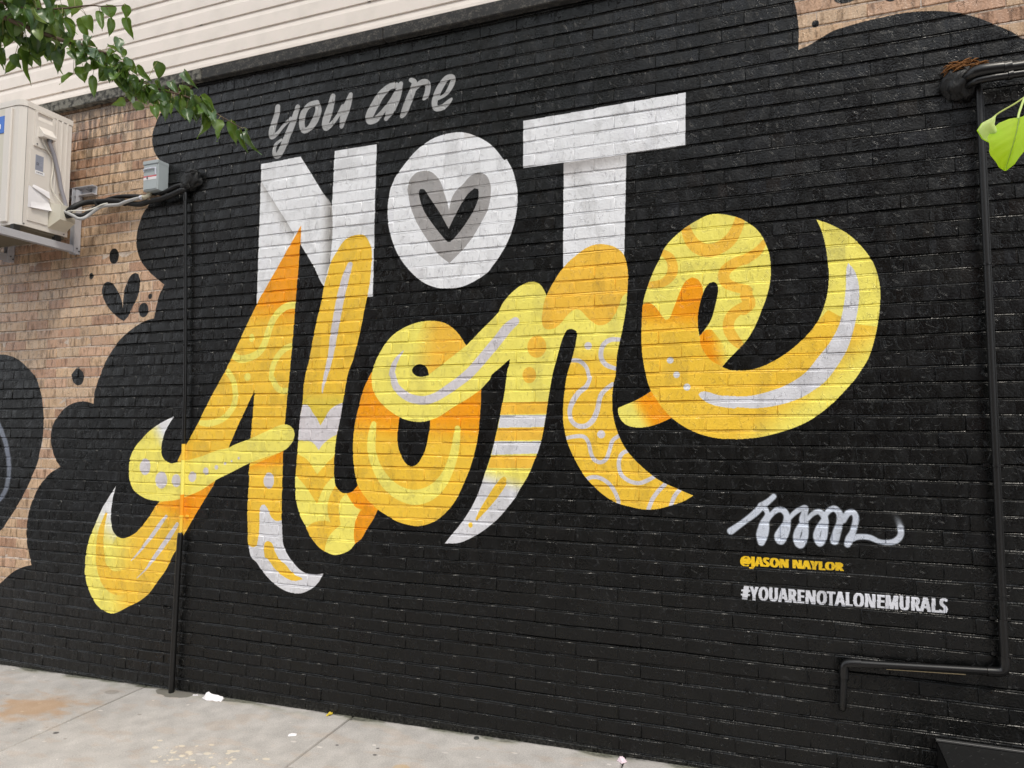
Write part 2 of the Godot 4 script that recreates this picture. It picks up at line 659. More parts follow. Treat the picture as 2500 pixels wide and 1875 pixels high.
	# white N O T
	poly("white", [-2738,3101,-2452,3108,-2230,2781,-2218,3109,-1941,3110,-1951,2243,-1986,2242,-2248,2303,-2351,2452,-2433,2571,-2459,2609,-2737,2244,-2745,2241,-2737,3001])
	grad("nshade", "nshade0", [-2583,2838,-2667,2783], [-2734,3016,-2729,2989,-2484,2646,-2573,2488,-2695,2563,-2741,2711])
	grad("nshade", "nshade0", [-2229,2660,-2329,2659], [-2302,2884,-2230,2781,-2234,2453,-2251,2413,-2271,2336,-2331,2416,-2329,2670])
	poly("white", [-1434,3104,-1330,3065,-1242,3001,-1175,2915,-1159,2916,-1126,2852,-1106,2774,-1100,2735,-1103,2654,-1119,2568,-1151,2484,-1197,2406,-1243,2351,-1259,2330,-1346,2280,-1427,2257,-1489,2256,-1566,2267,-1652,2308,-1732,2380,-1799,2471,-1845,2582,-1865,2697,-1856,2804,-1835,2876,-1769,2962,-1682,3044,-1575,3095])
	poly("heart", [-1742,2824,-1728,2876,-1688,2911,-1637,2918,-1587,2898,-1544,2847,-1522,2798,-1523,2791,-1500,2723,-1489,2680,-1476,2740,-1445,2788,-1411,2811,-1370,2851,-1322,2867,-1275,2845,-1251,2791,-1249,2752,-1260,2677,-1300,2599,-1361,2509,-1422,2445,-1484,2392,-1554,2450,-1633,2555,-1692,2652,-1726,2742,-1742,2824])
	poly("black", [-1672,2802,-1661,2818,-1640,2813,-1618,2783,-1585,2733,-1542,2669,-1491,2580,-1458,2641,-1417,2708,-1376,2761,-1342,2784,-1320,2777,-1318,2741,-1331,2692,-1368,2632,-1409,2578,-1447,2537,-1481,2507,-1498,2511,-1541,2559,-1591,2622,-1635,2686,-1661,2748])
	poly("white", [-853,2865,-534,2864,-551,2328,-858,2305])
	grad("tshade", "tshade0", [-699,2863,-688,2723], [-853,2858,-534,2858,-537,2728,-854,2730])
	poly("white", [-1069,3109,-248,3121,-254,2863,-1069,2857])
	# letter A
	poly("amber", [-2437,2695,-2630,2415,-2745,2244,-2960,1860,-3050,1726,-3144,1568,-3230,1431,-3279,1365,-3318,1292,-3378,1160,-3445,1056,-3495,995,-3550,927,-3625,857,-3693,824,-3742,812,-3788,822,-3820,854,-3840,913,-3846,980,-3836,1055,-3810,1139,-3867,1069,-3925,992,-3981,883,-4027,783,-4048,691,-4050,623,-4051,578,-4029,506,-3991,443,-3943,390,-3885,355,-3818,341,-3763,350,-3657,400,-3574,439,-3502,492,-3443,560,-3374,643,-3312,749,-3235,871,-3165,974,-3088,1084,-3016,1188,-2921,1395,-2864,1511,-2798,1631,-2741,1736,-2747,1651,-2756,1525,-2762,1449,-2765,1303,-2767,1165,-2771,1027,-2764,890,-2760,842,-2736,762,-2699,736,-2652,688,-2577,628,-2504,594,-2442,582,-2381,586,-2321,612,-2271,652,-2238,705,-2306,695,-2367,702,-2429,740,-2484,799,-2514,857,-2524,937,-2530,1071,-2529,1172,-2529,1287,-2526,1444,-2512,1649,-2502,1752,-2493,1855,-2477,2055,-2466,2228,-2454,2401,-2445,2541])
	grad("orange", "amber", [-2567,2269,-2599,2067], [-2437,2695,-2630,2415,-2745,2244,-2819,2106,-2973,1839,-3024,1761,-2505,1717,-2493,1855,-2477,2055,-2466,2228,-2454,2401,-2445,2541])
	grad("orange", "amber", [-3298,1054,-3348,908], [-3459,1040,-3318,1075,-3016,1188,-3088,1084,-3165,974,-3235,871,-3625,857,-3550,927,-3495,995])
	grad("orange", "amber", [-2648,1333,-2637,1251], [-2766,1282,-2529,1379,-2529,1287,-2529,1240,-2773,1233])
	grad("lemon", "amber", [-3854,406,-3649,448], [-3810,1139,-3867,1069,-3925,992,-3981,883,-4027,783,-4048,691,-4050,623,-4051,578,-4029,506,-3991,443,-3943,390,-3885,355,-3818,341,-3763,350,-3657,400,-3650,464,-3632,529,-3650,768,-3712,808,-3742,812,-3788,822,-3820,854,-3840,913,-3846,980,-3836,1055])
	grad("lemon", "amber", [-3850,756,-3589,728], [-3875,829,-3788,822,-3742,812,-3692,820,-3527,848,-3510,657,-3664,534,-3783,509,-3887,679])
	grad("white", "lemon", [-3852,980,-3953,764], [-3810,1139,-3867,1069,-3925,992,-3981,883,-4027,783,-4038,699,-3918,692,-3821,772,-3788,822,-3820,854,-3840,913,-3846,980,-3836,1055])
	poly("amber", [-3893,969,-3877,962,-3893,888,-3901,790,-3888,709,-3870,650,-3844,625,-3799,604,-3723,618,-3659,647,-3600,540,-3597,476,-3688,473,-3747,460,-3813,466,-3870,494,-3918,547,-3951,626,-3961,711,-3960,787,-3943,863,-3920,913])
	stroke("pale", [-3386,967,10,-3443,903,15,-3516,820,13,-3599,734,7,-3660,679,3], 1.5, 0)
	stroke("pale", [-3297,924,12,-3346,858,17,-3409,782,16,-3481,699,13,-3530,640,6,-3607,575,2], 1.5, 0)
	stroke("lemon", [-2469,2226,22,-2524,2223,22,-2581,2191,22,-2626,2139,22,-2658,2063,22,-2686,1993,22,-2736,1946,22,-2813,1924,23,-2866,1925,23,-2911,1952,20], 1.5, 0)
	stroke("lemon", [-2490,1986,18,-2541,1967,19,-2590,1920,19,-2616,1865,19,-2627,1810,19,-2619,1803,19,-2587,1753,19,-2551,1728,19,-2510,1726,18], 1.5, 0)
	stroke("lemon", [-2942,1849,19,-2902,1795,20,-2882,1723,20,-2890,1652,20,-2937,1589,20,-2998,1554,20,-3079,1538,20,-3138,1541,17], 1.5, 0)
	oval("lemon", -2772,2046, 19,25, 1.5)
	oval("lemon", -2796,1814, 23,24, 1.5)
	poly("whiteb", [-2681,1044,-2669,1065,-2649,1069,-2627,1047,-2600,1000,-2563,978,-2527,984,-2524,937,-2514,857,-2484,799,-2429,740,-2367,702,-2306,695,-2238,705,-2271,652,-2321,612,-2381,586,-2442,582,-2504,594,-2577,628,-2652,688,-2699,736,-2736,762,-2759,829,-2725,819,-2696,833,-2685,894,-2683,962])
	oval("pale", -2623,1207, 37,47, 1.5)
	poly("amber", [-2649,829,-2638,853,-2613,861,-2587,846,-2570,807,-2531,756,-2500,743,-2463,709,-2427,683,-2383,672,-2374,663,-2435,650,-2498,667,-2561,702,-2608,750,-2639,769])
	poly("lemon", [-3350,1583,-3434,1550,-3529,1502,-3605,1442,-3662,1389,-3698,1322,-3707,1247,-3699,1180,-3663,1121,-3607,1086,-3528,1063,-3412,1058,-3318,1068,-3235,1092,-3117,1136,-3016,1195,-2889,1251,-2770,1303,-2682,1332,-2529,1379,-2476,1417,-2452,1465,-2458,1499,-2488,1526,-2521,1532,-2562,1526,-2670,1484,-2754,1452,-2895,1406,-2921,1393,-3009,1376,-3125,1339,-3244,1311,-3309,1301,-3365,1292,-3414,1312,-3440,1348,-3444,1392,-3434,1444,-3413,1495])
	grad("white", "lemon", [-3422,1495,-3516,1428], [-3350,1583,-3434,1550,-3529,1502,-3605,1442,-3623,1405,-3444,1392,-3434,1444,-3413,1495])
	oval("pale", -3572,1266, 44,52, 3)
	oval("pale", -3437,1187, 48,53, 3)
	oval("pale", -3316,1187, 35,40, 3)
	oval("pale", -3191,1214, 30,32, 3)
	oval("pale", -3087,1250, 21,23, 3)
	oval("pale", -3010,1275, 14,14, 3)
	oval("pale", -2947,1299, 10,9, 3)
	oval("pale", -2896,1314, 7,7, 3)
	oval("pale", -2844,1333, 8,8, 3)
	# letter l
	poly("amber", [-2043,2602,-2105,2596,-2151,2570,-2190,2518,-2228,2460,-2250,2393,-2273,2319,-2287,2237,-2316,2129,-2345,1994,-2367,1885,-2378,1852,-2396,1763,-2403,1661,-2419,1560,-2426,1445,-2432,1343,-2439,1242,-2438,1155,-2427,1082,-2401,1016,-2359,952,-2318,888,-2270,845,-2222,822,-2168,811,-2115,823,-2070,845,-2033,885,-1996,913,-1960,972,-1931,1012,-1899,1071,-2028,1198,-2061,1164,-2099,1152,-2137,1158,-2169,1190,-2179,1229,-2183,1314,-2179,1394,-2171,1460,-2157,1526,-2142,1592,-2132,1665,-2115,1758,-2097,1831,-2068,1903,-2032,2035,-2004,2166,-1976,2298,-1963,2418,-1961,2498,-1981,2554,-2012,2594])
	poly("lemon", [-2441,1242,-2438,1155,-2427,1082,-2401,1016,-2359,952,-2318,888,-2270,845,-2222,822,-2168,811,-2115,823,-2070,845,-2033,885,-1996,913,-2028,1198,-2061,1164,-2099,1152,-2137,1158,-2169,1190,-2181,1245,-2216,1215,-2254,1168,-2276,1121,-2291,1087,-2311,1113,-2348,1158,-2398,1210])
	poly("amber", [-2171,1193,-2202,1143,-2219,1090,-2215,1031,-2199,986,-2156,969,-2133,977,-2142,1022,-2147,1067,-2140,1106,-2121,1133,-2099,1150,-2137,1158])
	poly("amber", [-2361,949,-2320,977,-2273,992,-2218,995,-2187,984,-2141,973,-2186,935,-2216,894,-2231,854,-2234,825,-2270,845,-2318,888])
	poly("orange", [-2099,1150,-2061,1164,-2028,1198,-1963,1132,-1899,1071,-1931,1012,-1960,972,-1996,913,-2040,879,-2047,917,-2046,962,-2035,1014,-2014,1053,-1995,1067,-2037,1078,-2067,1109,-2087,1134])
	poly("lemon", [-2426,1441,-2380,1438,-2339,1435,-2307,1412,-2286,1386,-2267,1413,-2236,1439,-2198,1463,-2170,1476,-2179,1394,-2186,1354,-2226,1320,-2264,1280,-2291,1253,-2320,1285,-2361,1331,-2428,1363])
	poly("pale", [-2403,1648,-2369,1642,-2336,1607,-2303,1566,-2278,1526,-2251,1566,-2217,1613,-2178,1639,-2134,1653,-2142,1592,-2157,1526,-2170,1473,-2198,1463,-2236,1439,-2267,1413,-2286,1386,-2307,1412,-2339,1435,-2380,1438,-2426,1441,-2419,1560])
	grad("amber", "olive", [-2267,1747,-2267,1653], [-2392,1784,-2112,1778,-2132,1655,-2178,1639,-2217,1613,-2251,1566,-2278,1526,-2303,1566,-2336,1607,-2369,1642,-2403,1648])
	stroke("pale", [-2102,2434,17,-2124,2376,24,-2153,2277,26,-2174,2176,26,-2199,2042,24,-2216,1941,20,-2231,1868,17,-2251,1808,13,-2263,1754,9,-2270,1710,3], 1.5, 0)
	# letter o
	poly("amber", [-1953,1820,-1982,1768,-2007,1710,-2025,1644,-2046,1566,-2060,1480,-2062,1395,-2056,1317,-2040,1239,-2028,1198,-1993,1150,-1948,1107,-1899,1071,-1844,1042,-1778,1013,-1707,998,-1644,996,-1574,1017,-1520,1050,-1466,1102,-1426,1158,-1393,1226,-1360,1300,-1334,1380,-1318,1454,-1308,1527,-1302,1607,-1299,1668,-1306,1717,-1631,1767])
	grad("orange", "amber", [-1904,1591,-1931,1423], [-1953,1820,-1982,1768,-2007,1710,-2025,1644,-2046,1566,-2060,1480,-2062,1395,-1769,1386,-1778,1514,-1765,1578,-1846,1642])
	grad("orange", "amber", [-1449,1576,-1462,1403], [-1299,1720,-1299,1668,-1302,1607,-1308,1527,-1318,1454,-1334,1380,-1620,1376,-1594,1527,-1587,1577])
	poly("black", [-1772,1581,-1782,1514,-1785,1450,-1773,1393,-1747,1342,-1718,1314,-1690,1309,-1662,1322,-1634,1363,-1613,1414,-1600,1476,-1590,1527,-1590,1564])
	stroke("lemon", [-1933,1533,17,-1943,1474,25,-1944,1397,26,-1920,1320,27,-1882,1256,31,-1830,1201,35,-1759,1161,38,-1673,1145,40,-1586,1171,38,-1521,1226,32,-1481,1292,27,-1453,1366,25,-1436,1453,21,-1430,1511,16], 1.5, 0)
	poly("lemon", [-1951,1807,-1931,1872,-1895,1936,-1851,1994,-1786,2043,-1706,2075,-1635,2087,-1550,2083,-1488,2061,-1432,2014,-1384,1946,-1291,2032,-1212,2103,-1177,2163,-1125,2215,-1074,2248,-1023,2259,-985,2248,-960,2216,-946,2182,-935,1985,-1140,1866,-1189,1828,-1241,1786,-1250,1765,-1299,1716,-1369,1669,-1450,1626,-1532,1577,-1601,1552,-1671,1546,-1750,1562,-1816,1594,-1868,1630,-1913,1676,-1940,1722,-1952,1781])
	grad("lemon", "amber2", [-1712,1956,-1535,1936], [-1635,2086,-1550,2083,-1488,2061,-1432,2014,-1384,1946,-1493,1871,-1600,1798,-1607,1824,-1625,1847,-1657,1856,-1689,1852,-1691,1955])
	poly("black", [-1702,1826,-1689,1845,-1657,1856,-1625,1847,-1607,1824,-1600,1795,-1639,1788,-1667,1790,-1694,1807])
	stroke("pale", [-1755,1931,3,-1784,1900,10,-1812,1855,16,-1825,1810,17,-1820,1804,18,-1802,1745,21,-1765,1706,22,-1709,1674,23,-1630,1661,23,-1560,1677,24,-1492,1714,25,-1424,1757,26,-1356,1808,27,-1251,1919,28,-1202,1973,27,-1157,2026,27,-1112,2060,22], 1.5, 0)
	# letter n
	poly("lemon", [-960,2204,-946,2182,-916,2237,-872,2300,-835,2340,-787,2378,-738,2409,-690,2422,-649,2419,-596,2400,-556,2364,-539,2315,-532,2257,-537,2170,-541,2112,-553,2037,-571,1957,-589,1866,-598,1763,-607,1734,-614,1665,-613,1596,-600,1528,-575,1460,-542,1404,-497,1354,-442,1305,-388,1268,-318,1237,-242,1206,-286,1178,-351,1154,-406,1138,-466,1133,-533,1143,-601,1160,-658,1192,-710,1236,-756,1286,-797,1354,-833,1428,-851,1492,-861,1563,-859,1633,-850,1715,-839,1780,-824,1826,-813,1861,-798,1920,-787,1973,-791,1994,-812,2006,-837,2002,-855,1976,-874,1923,-892,1858,-911,1793,-929,1699,-942,1622,-957,1527,-973,1456,-992,1397,-1017,1332,-1041,1278,-1079,1218,-1111,1164,-1155,1109,-1199,1059,-1238,1025,-1286,988,-1351,950,-1417,922,-1498,914,-1465,955,-1405,1025,-1339,1125,-1293,1229,-1261,1321,-1235,1400,-1216,1479,-1197,1563,-1178,1648,-1165,1727,-1153,1818,-1144,1836,-1140,1866,-1048,1990])
	grad("lemon", "amber", [-681,1974,-694,1788], [-839,1780,-824,1826,-813,1861,-798,1920,-787,1973,-776,2014,-559,2003,-589,1866,-598,1763,-607,1734,-614,1665,-613,1596,-600,1528,-575,1460,-542,1404,-497,1354,-442,1305,-388,1268,-318,1237,-242,1206,-286,1178,-351,1154,-406,1138,-466,1133,-533,1143,-601,1160,-658,1192,-710,1236,-756,1286,-797,1354,-833,1428,-851,1492,-861,1563,-859,1633,-850,1715])
	poly("amber2", [-946,2182,-916,2237,-872,2300,-835,2340,-787,2378,-738,2409,-690,2422,-649,2419,-596,2400,-556,2364,-539,2315,-532,2257,-537,2170,-558,2154,-581,2103,-605,2058,-634,2027,-675,2017,-710,2037,-740,2065,-764,2093,-788,2104,-812,2098,-843,2070,-873,2036,-904,2014,-941,2011,-960,2022,-969,2053,-966,2101,-957,2149])
	poly("amber2", [-1182,1644,-939,1647,-947,1586,-1191,1583])
	poly("whiteb", [-1193,1580,-948,1581,-959,1520,-1204,1516])
	poly("amber2", [-1206,1514,-959,1518,-971,1456,-1222,1450])
	poly("whiteb", [-1224,1447,-973,1449,-993,1388,-1239,1377])
	poly("amber2", [-1241,1373,-998,1376,-1026,1314,-1260,1310])
	grad("lemon", "whiteb", [-1142,1293,-1168,1197], [-1262,1306,-1026,1311,-1041,1278,-1079,1218,-1111,1164,-1155,1109,-1199,1059,-1238,1025,-1286,988,-1351,950,-1417,922,-1498,914,-1465,955,-1405,1025,-1339,1125,-1293,1229,-1268,1303])
	poly("amber", [-1190,1256,-1170,1269,-1158,1260,-1161,1227,-1193,1179,-1234,1129,-1280,1079,-1319,1040,-1327,1046,-1299,1103,-1260,1164,-1222,1220])
	oval("amber", -1353,1016, 12,13, 1.5)
	oval("amber2", -996,1925, 50,56, 1.5)
	oval("amber2", -1036,1782, 36,41, 1.5)
	stroke("pale", [-573,1943,10,-617,1945,12,-652,1926,12,-667,1892,12,-665,1851,12,-641,1821,12,-598,1803,10], 1.5, 0)
	stroke("pale", [-822,1850,9,-777,1846,11,-741,1812,10,-729,1766,10,-724,1759,10,-742,1719,12,-778,1691,14,-808,1650,14,-826,1603,12,-820,1557,11,-791,1528,12,-749,1525,13,-713,1551,14,-690,1597,13,-678,1649,12,-660,1689,12,-612,1728,10], 1.5, 0)
	stroke("pale", [-846,1465,9,-803,1474,10,-755,1473,10,-732,1441,10,-720,1390,10,-703,1361,10,-674,1350,10,-645,1368,10,-630,1408,10,-615,1454,10,-585,1478,9], 1.5, 0)
	stroke("pale", [-533,1409,9,-564,1398,10,-582,1369,10,-585,1329,10,-571,1290,10,-532,1263,10,-487,1256,10,-448,1271,10,-416,1290,9], 1.5, 0)
	stroke("pale", [-752,1264,9,-715,1278,10,-674,1274,10,-634,1249,10,-606,1211,10,-590,1172,10,-589,1152,9], 1.5, 0)
	stroke("pale", [-369,1254,10,-399,1223,10,-427,1184,10,-447,1136,10], 1.5, 0)
	stroke("pale", [-301,1232,9,-326,1201,10,-345,1153,9], 1.5, 0)
	oval("pale", -732,1919, 19,19, 1.5)
	oval("pale", -670,1485, 20,20, 1.5)
	# letter e
	poly("lemon", [-101,2512,-148,2514,-208,2492,-268,2458,-318,2418,-357,2375,-380,2325,-409,2270,-432,2214,-449,2164,-461,2119,-468,2050,-471,1964,-469,1879,-459,1804,-443,1730,-427,1685,-400,1634,-367,1595,-335,1564,-292,1531,-239,1501,-176,1479,-114,1468,-42,1466,-45,1466,38,1474,119,1493,189,1517,253,1548,311,1590,363,1638,410,1690,442,1729,470,1773,494,1814,516,1880,533,1952,545,2035,549,2108,542,2171,526,2229,502,2276,469,2325,429,2369,389,2399,348,2424,306,2444,324,2397,338,2337,346,2267,350,2197,347,2139,339,2094,322,2037,300,1986,268,1942,219,1892,165,1848,110,1814,55,1790,5,1779,-39,1779,-26,1778,-67,1781,-105,1797,-71,1837,-34,1874,2,1916,-38,1864,14,1930,48,1993,71,2051,89,2098,104,2150,112,2203,113,2256,107,2311,94,2354,79,2391,52,2430,13,2464,-26,2489])
	grad("amber", "lemon", [123,1667,237,1539], [-464,2107,-450,2115,-422,2109,-394,2080,-372,2045,-356,2028,-339,2035,-323,2071,-306,2115,-283,2170,-261,2208,-233,2223,-207,2212,-188,2180,-184,2141,-201,2064,-209,1992,-205,1941,-198,1902,-180,1863,-149,1826,-105,1797,-67,1781,-26,1778,-39,1779,5,1779,55,1790,110,1814,165,1848,219,1892,268,1942,300,1986,343,2036,443,1973,532,1952,516,1880,494,1814,470,1773,442,1729,410,1690,363,1638,311,1590,253,1548,189,1517,119,1493,38,1474,-45,1466,-42,1466,-114,1468,-176,1479,-239,1501,-292,1531,-335,1564,-367,1595,-400,1634,-427,1685,-443,1730,-459,1804,-469,1879,-471,1964,-468,2050])
	grad("orange", "amber", [-306,2081,-319,1963], [-464,2107,-450,2115,-422,2109,-394,2080,-372,2045,-356,2028,-339,2035,-323,2071,-306,2115,-283,2170,-261,2208,-233,2223,-207,2212,-188,2180,-184,2141,-201,2064,-209,1992,-208,1953,-470,1964,-468,2050])
	stroke("amber2", [-257,2460,22,-241,2410,27,-210,2368,30,-162,2345,31,-109,2353,30,-61,2385,29,-29,2435,25,-12,2486,22], 1.5, 0)
	stroke("amber2", [-363,2350,17,-333,2324,21,-320,2280,24,-328,2241,24,-365,2207,20,-423,2200,17], 1.5, 0)
	stroke("amber2", [86,2360,12,55,2318,21,4,2289,23,10,2290,23,-42,2275,24,-87,2237,26,-83,2189,24,-39,2162,22,7,2147,23,6,2121,27,18,2084,27,-6,2056,24,21,2078,23,-26,2059,24,-65,2023,25,-74,1974,24,-54,1929,24,-29,1898,19], 1.5, 0)
	grad("orange", "orange0", [-164,1884,-70,1903], [-203,1944,-173,1972,-147,1971,-101,1904,-76,1837,-105,1797,-149,1826,-180,1863,-198,1902])
	poly("black", [-133,2194,-120,2181,-116,2159,-123,2115,-135,2065,-151,2016,-179,1973,-203,1944,-209,1992,-207,2053,-192,2119,-175,2163,-156,2189])
	poly("whiteb", [428,2236,420,2214,418,2157,411,2089,396,2004,377,1948,339,1881,296,1826,253,1770,205,1731,140,1697,31,1665,-42,1660,-49,1662,-121,1667,-173,1684,-199,1684,-212,1673,-205,1660,-179,1637,-132,1618,-55,1606,-43,1611,29,1606,111,1615,192,1637,250,1665,303,1704,266,1672,325,1722,367,1778,410,1850,437,1928,457,2012,467,2085,466,2148,455,2195,435,2230])
	grad("lemon", "orange", [-512,1573,-439,1612], [-429,1691,-460,1671,-500,1649,-545,1630,-586,1613,-586,1585,-574,1556,-552,1533,-524,1522,-484,1518,-440,1523,-390,1539,-335,1564,-378,1612])
	oval("whiteb", -310,1766, 15,16, 1.5)
	oval("whiteb", -263,1707, 16,17, 1.5)
	oval("whiteb", -338,1835, 16,16, 1.5)
	# signature, sprayed
	stroke("spray", [-81,1053,16,-27,1095,13,21,1135,15,51,1168,15], 4, 0)
	stroke("spray", [103,1215,12,80,1192,13,51,1171,16], 4, 0)
	stroke("spray", [51,1173,12,68,1157,12,75,1133,11,63,1096,20,58,1071,24,51,1042,25,47,1010,15], 4, 0)
	stroke("spray", [74,1113,12,94,1138,11,117,1157,13,140,1156,14,155,1132,14,154,1100,17,145,1060,19,128,1022,17,117,1042,16,133,1079,11,154,1108,10,174,1133,10,196,1154,11,215,1165,12,230,1168,14,226,1144,14,223,1116,19,228,1076,14,223,1040,15,206,1011,18,192,1034,15,198,1066,15,212,1095,12], 4, 0)
	stroke("spray", [240,1124,9,259,1145,10,282,1156,12,300,1143,14,308,1120,14,305,1080,14,299,1044,14,284,1020,14,272,1047,14,280,1079,14,299,1119,10], 4, 0)
	stroke("spray", [311,1144,10,326,1164,12,347,1171,14,365,1150,14,364,1111,14,352,1071,17,342,1035,18], 4, 0)
	stroke("spray", [379,1123,12,394,1151,13,415,1160,13,427,1141,13,424,1110,13,413,1074,13,401,1046,17,392,1022,13], 4, 0)
	stroke("spray", [394,1030,12,416,1051,13,444,1058,12,479,1056,12,513,1041,11,548,1039,12,575,1048,13,593,1072,12,594,1103,12], 4, 0)
	stroke("spray", [594,1103,11,587,1129,11,574,1155,10], 9, 1)
	# stencilled lines
	stencil("yellow", "@JASON NAYLOR", [-39,946,374,944,373,905,-40,900], 4)
	stencil("spraywhite", "#YOUARENOTALONEMURALS", [-39,815,752,826,749,766,-41,753], 3)


# ---------------------------------------------------------------- wear on the paint and stains on the bare brick
var sway: FastNoiseLite


func wob(x: float, row: float) -> float:
	# courses are never laid dead level
	if sway == null:
		sway = FastNoiseLite.new()
		sway.seed = 77
		sway.frequency = 1.0
		sway.fractal_octaves = 2
	return 0.0042 * sway.get_noise_2d(x * 0.9, row * 0.22)


func row_joint(row: int) -> float:
	# where the upright joints of a course fall
	return 0.6387 + (0.0 if posmod(row, 2) == 1 else 0.5) * MODULE


func ground_y(x: float, z: float) -> float:
	return 0.0185 * x - 0.012 * z


func age_paint():
	var n := PN
	var blotch := noise_image(n, 51, 0.011, 4, Vector2(1.0, 0.55)).get_data()
	var drip := noise_image(n, 52, 0.045, 4, Vector2(1.0, 0.13)).get_data()
	var grit := noise_image(n, 53, 0.11, 3).get_data()
	for half in 2:
		var im := paint[half]
		var mask: Image = im.duplicate()
		# every painted brick took the paint a little differently
		var tint := Image.create_empty(n, n, false, Image.FORMAT_RGBA8)
		for row in range(-8, 54):
			var y_hi := LINE0 - COURSE * row
			var j0 := row_joint(row)
			for k in range(-34, 8):
				var x := j0 + MODULE * k
				var pa := to_px(Vector2(x, y_hi), half)
				var pb := to_px(Vector2(x + MODULE, y_hi - COURSE), half)
				# each brick face breaks into a few upright plates
				var cut := pa.x
				while cut < pb.x:
					var wd := rng.randf_range(12, 60)
					var dark := rng.randf() < 0.5
					var a := rng.randf_range(0.0, 0.032)
					var c := Color(0.05, 0.05, 0.05, a) if dark else Color(0.50, 0.50, 0.53, a)
					var mx := clampi(int(cut + 4), 0, n - 1)
					var my := clampi(int(pa.y) + 16, 0, n - 1)
					if mask.get_pixel(mx, my).v < 0.3:
						# thin coats on the black: bluish and brownish plates, more of them high up to the right
						var thin := 0.05 + 0.13 * smoothstep(1.3, 2.6, y_hi) * smoothstep(-2.6, -0.8, x)
						a = rng.randf() * rng.randf() * thin
						c = Color(0.40, 0.41, 0.47, a) if rng.randf() < 0.7 else Color(0.33, 0.24, 0.18, a)
					tint.fill_rect(Rect2i(int(cut), int(pa.y), int(minf(wd, pb.x - cut)) + 1, int(pb.y - pa.y) + 1), c)
					cut += wd
		im.blend_rect_mask(tint, mask, Rect2i(0, 0, n, n), Vector2i.ZERO)
		var wear := PackedByteArray()
		wear.resize(n * n * 4)
		for i in n * n:
			var b := blotch[i] / 255.0
			var g := grit[i] / 255.0
			var a := clampf((b - 0.58) * 0.8, 0.0, 0.09) * (0.4 + g)
			wear[i * 4] = 70
			wear[i * 4 + 1] = 67
			wear[i * 4 + 2] = 62
			wear[i * 4 + 3] = int(a * 255)
		im.blend_rect_mask(Image.create_from_data(n, n, false, Image.FORMAT_RGBA8, wear), mask, Rect2i(0, 0, n, n), Vector2i.ZERO)
		# run-off stains below the coping and round the condenser, on the bare brick only
		for y in n:
			var wy := PTOP - (y + 0.5) / n * PHIGH
			if wy < 2.2 and half == 0:
				break
			if wy < 3.2 and half == 1:
				break
			for x in n:
				var wx := PX0 + PSTEP * half + (x + 0.5) / n * PSPAN
				if half == 0 and wx > -3.1 or half == 1 and wx < 0.1:
					continue
				if mask.get_pixel(x, y).a > 0.5:
					continue
				var id := y * n + x
				var d := drip[id] / 255.0
				var b := blotch[id] / 255.0
				var a := 0.0
				if half == 0:
					var fall := clampf((wy - 2.98) / 0.70, 0.0, 1.0)
					a = clampf((d - 0.66 + 0.36 * fall) * 7.0, 0.0, 1.0) * (0.35 + 0.65 * fall) * 0.74 * smoothstep(-3.45, -3.9, wx)
					a = maxf(a, smoothstep(3.60, 3.69, wy) * 0.75)
					var near := clampf(1.0 - absf(wy - 2.62) / 0.32, 0.0, 1.0) * smoothstep(-3.9, -4.25, wx)
					a = maxf(a, clampf((b + d - 0.85) * 1.4, 0.0, 1.0) * near * 0.5)
				else:
					a = clampf((d - 0.62) * 4.0, 0.0, 1.0) * 0.22
				over(im, x, y, Color(0.20, 0.165, 0.13), a * (0.7 + 0.5 * grit[id] / 255.0))
		# splashed dust along the foot of the wall
		for x in n:
			var wx := PX0 + PSTEP * half + (x + 0.5) / n * PSPAN
			var gy := ground_y(wx, 0.0)
			var top := gy + 0.02 + 0.075 * drip[(x * 7 % n) * n + x] / 255.0
			for y in range(int(to_px(Vector2(0, top), half).y), mini(n, int(to_px(Vector2(0, gy - 0.02), half).y))):
				var wy := PTOP - (y + 0.5) / n * PHIGH
				var k := 1.0 - clampf((wy - gy) / (top - gy), 0.0, 1.0)
				over(im, x, y, Color(0.46, 0.45, 0.41), k * clampf(grit[y * n + x] / 255.0 * 1.7 - 0.5, 0.0, 1.0) * 0.6)
	# flecks where the black missed or chipped
	for k in 150:
		var wx := rng.randf_range(-4.0, 1.2)
		var wy := LINE0 - COURSE * rng.randi_range(-4, 47) - rng.randf_range(-0.004, 0.004)
		if k > 90:
			wx = rng.randf_range(-3.75, -3.3)
			wy = LINE0 - COURSE * rng.randi_range(16, 30) - rng.randf_range(-0.004, 0.004)
		for half in 2:
			var p := to_px(Vector2(wx, wy), half)
			if p.x > 2 and p.x < PN - 16 and p.y > 2 and p.y < PN - 4 and paint[half].get_pixelv(Vector2i(p)).v < 0.3:
				for q in rng.randi_range(1, 9):
					over(paint[half], int(p.x) + q, int(p.y) + rng.randi_range(0, 1), Color(0.62, 0.58, 0.54), rng.randf_range(0.1, 0.8))


func paint_materials():
	for half in 2:
		var m := mat(Color.WHITE, 1.0)
		m.vertex_color_use_as_albedo = true
		m.albedo_texture = mats.tone
		m.roughness_texture = mats.gloss
		m.roughness_texture_channel = BaseMaterial3D.TEXTURE_CHANNEL_RED
		m.detail_enabled = true
		m.detail_albedo = texture(paint[half])
		m.detail_uv_layer = BaseMaterial3D.DETAIL_UV_2
		m.detail_blend_mode = BaseMaterial3D.BLEND_MODE_MIX
		m.heightmap_enabled = true
		m.heightmap_texture = mats.hgt
		m.heightmap_scale = 0.9
		m.metallic_specular = 0.40
		mats["brick%d" % half] = m


func paint_uv(p: Vector3, half: int) -> Vector2:
	return Vector2(clampf((p.x - PX0 - PSTEP * half) / PSPAN, 0.0005, 0.9995), clampf((PTOP - p.y) / PHIGH, 0.0005, 0.9995))


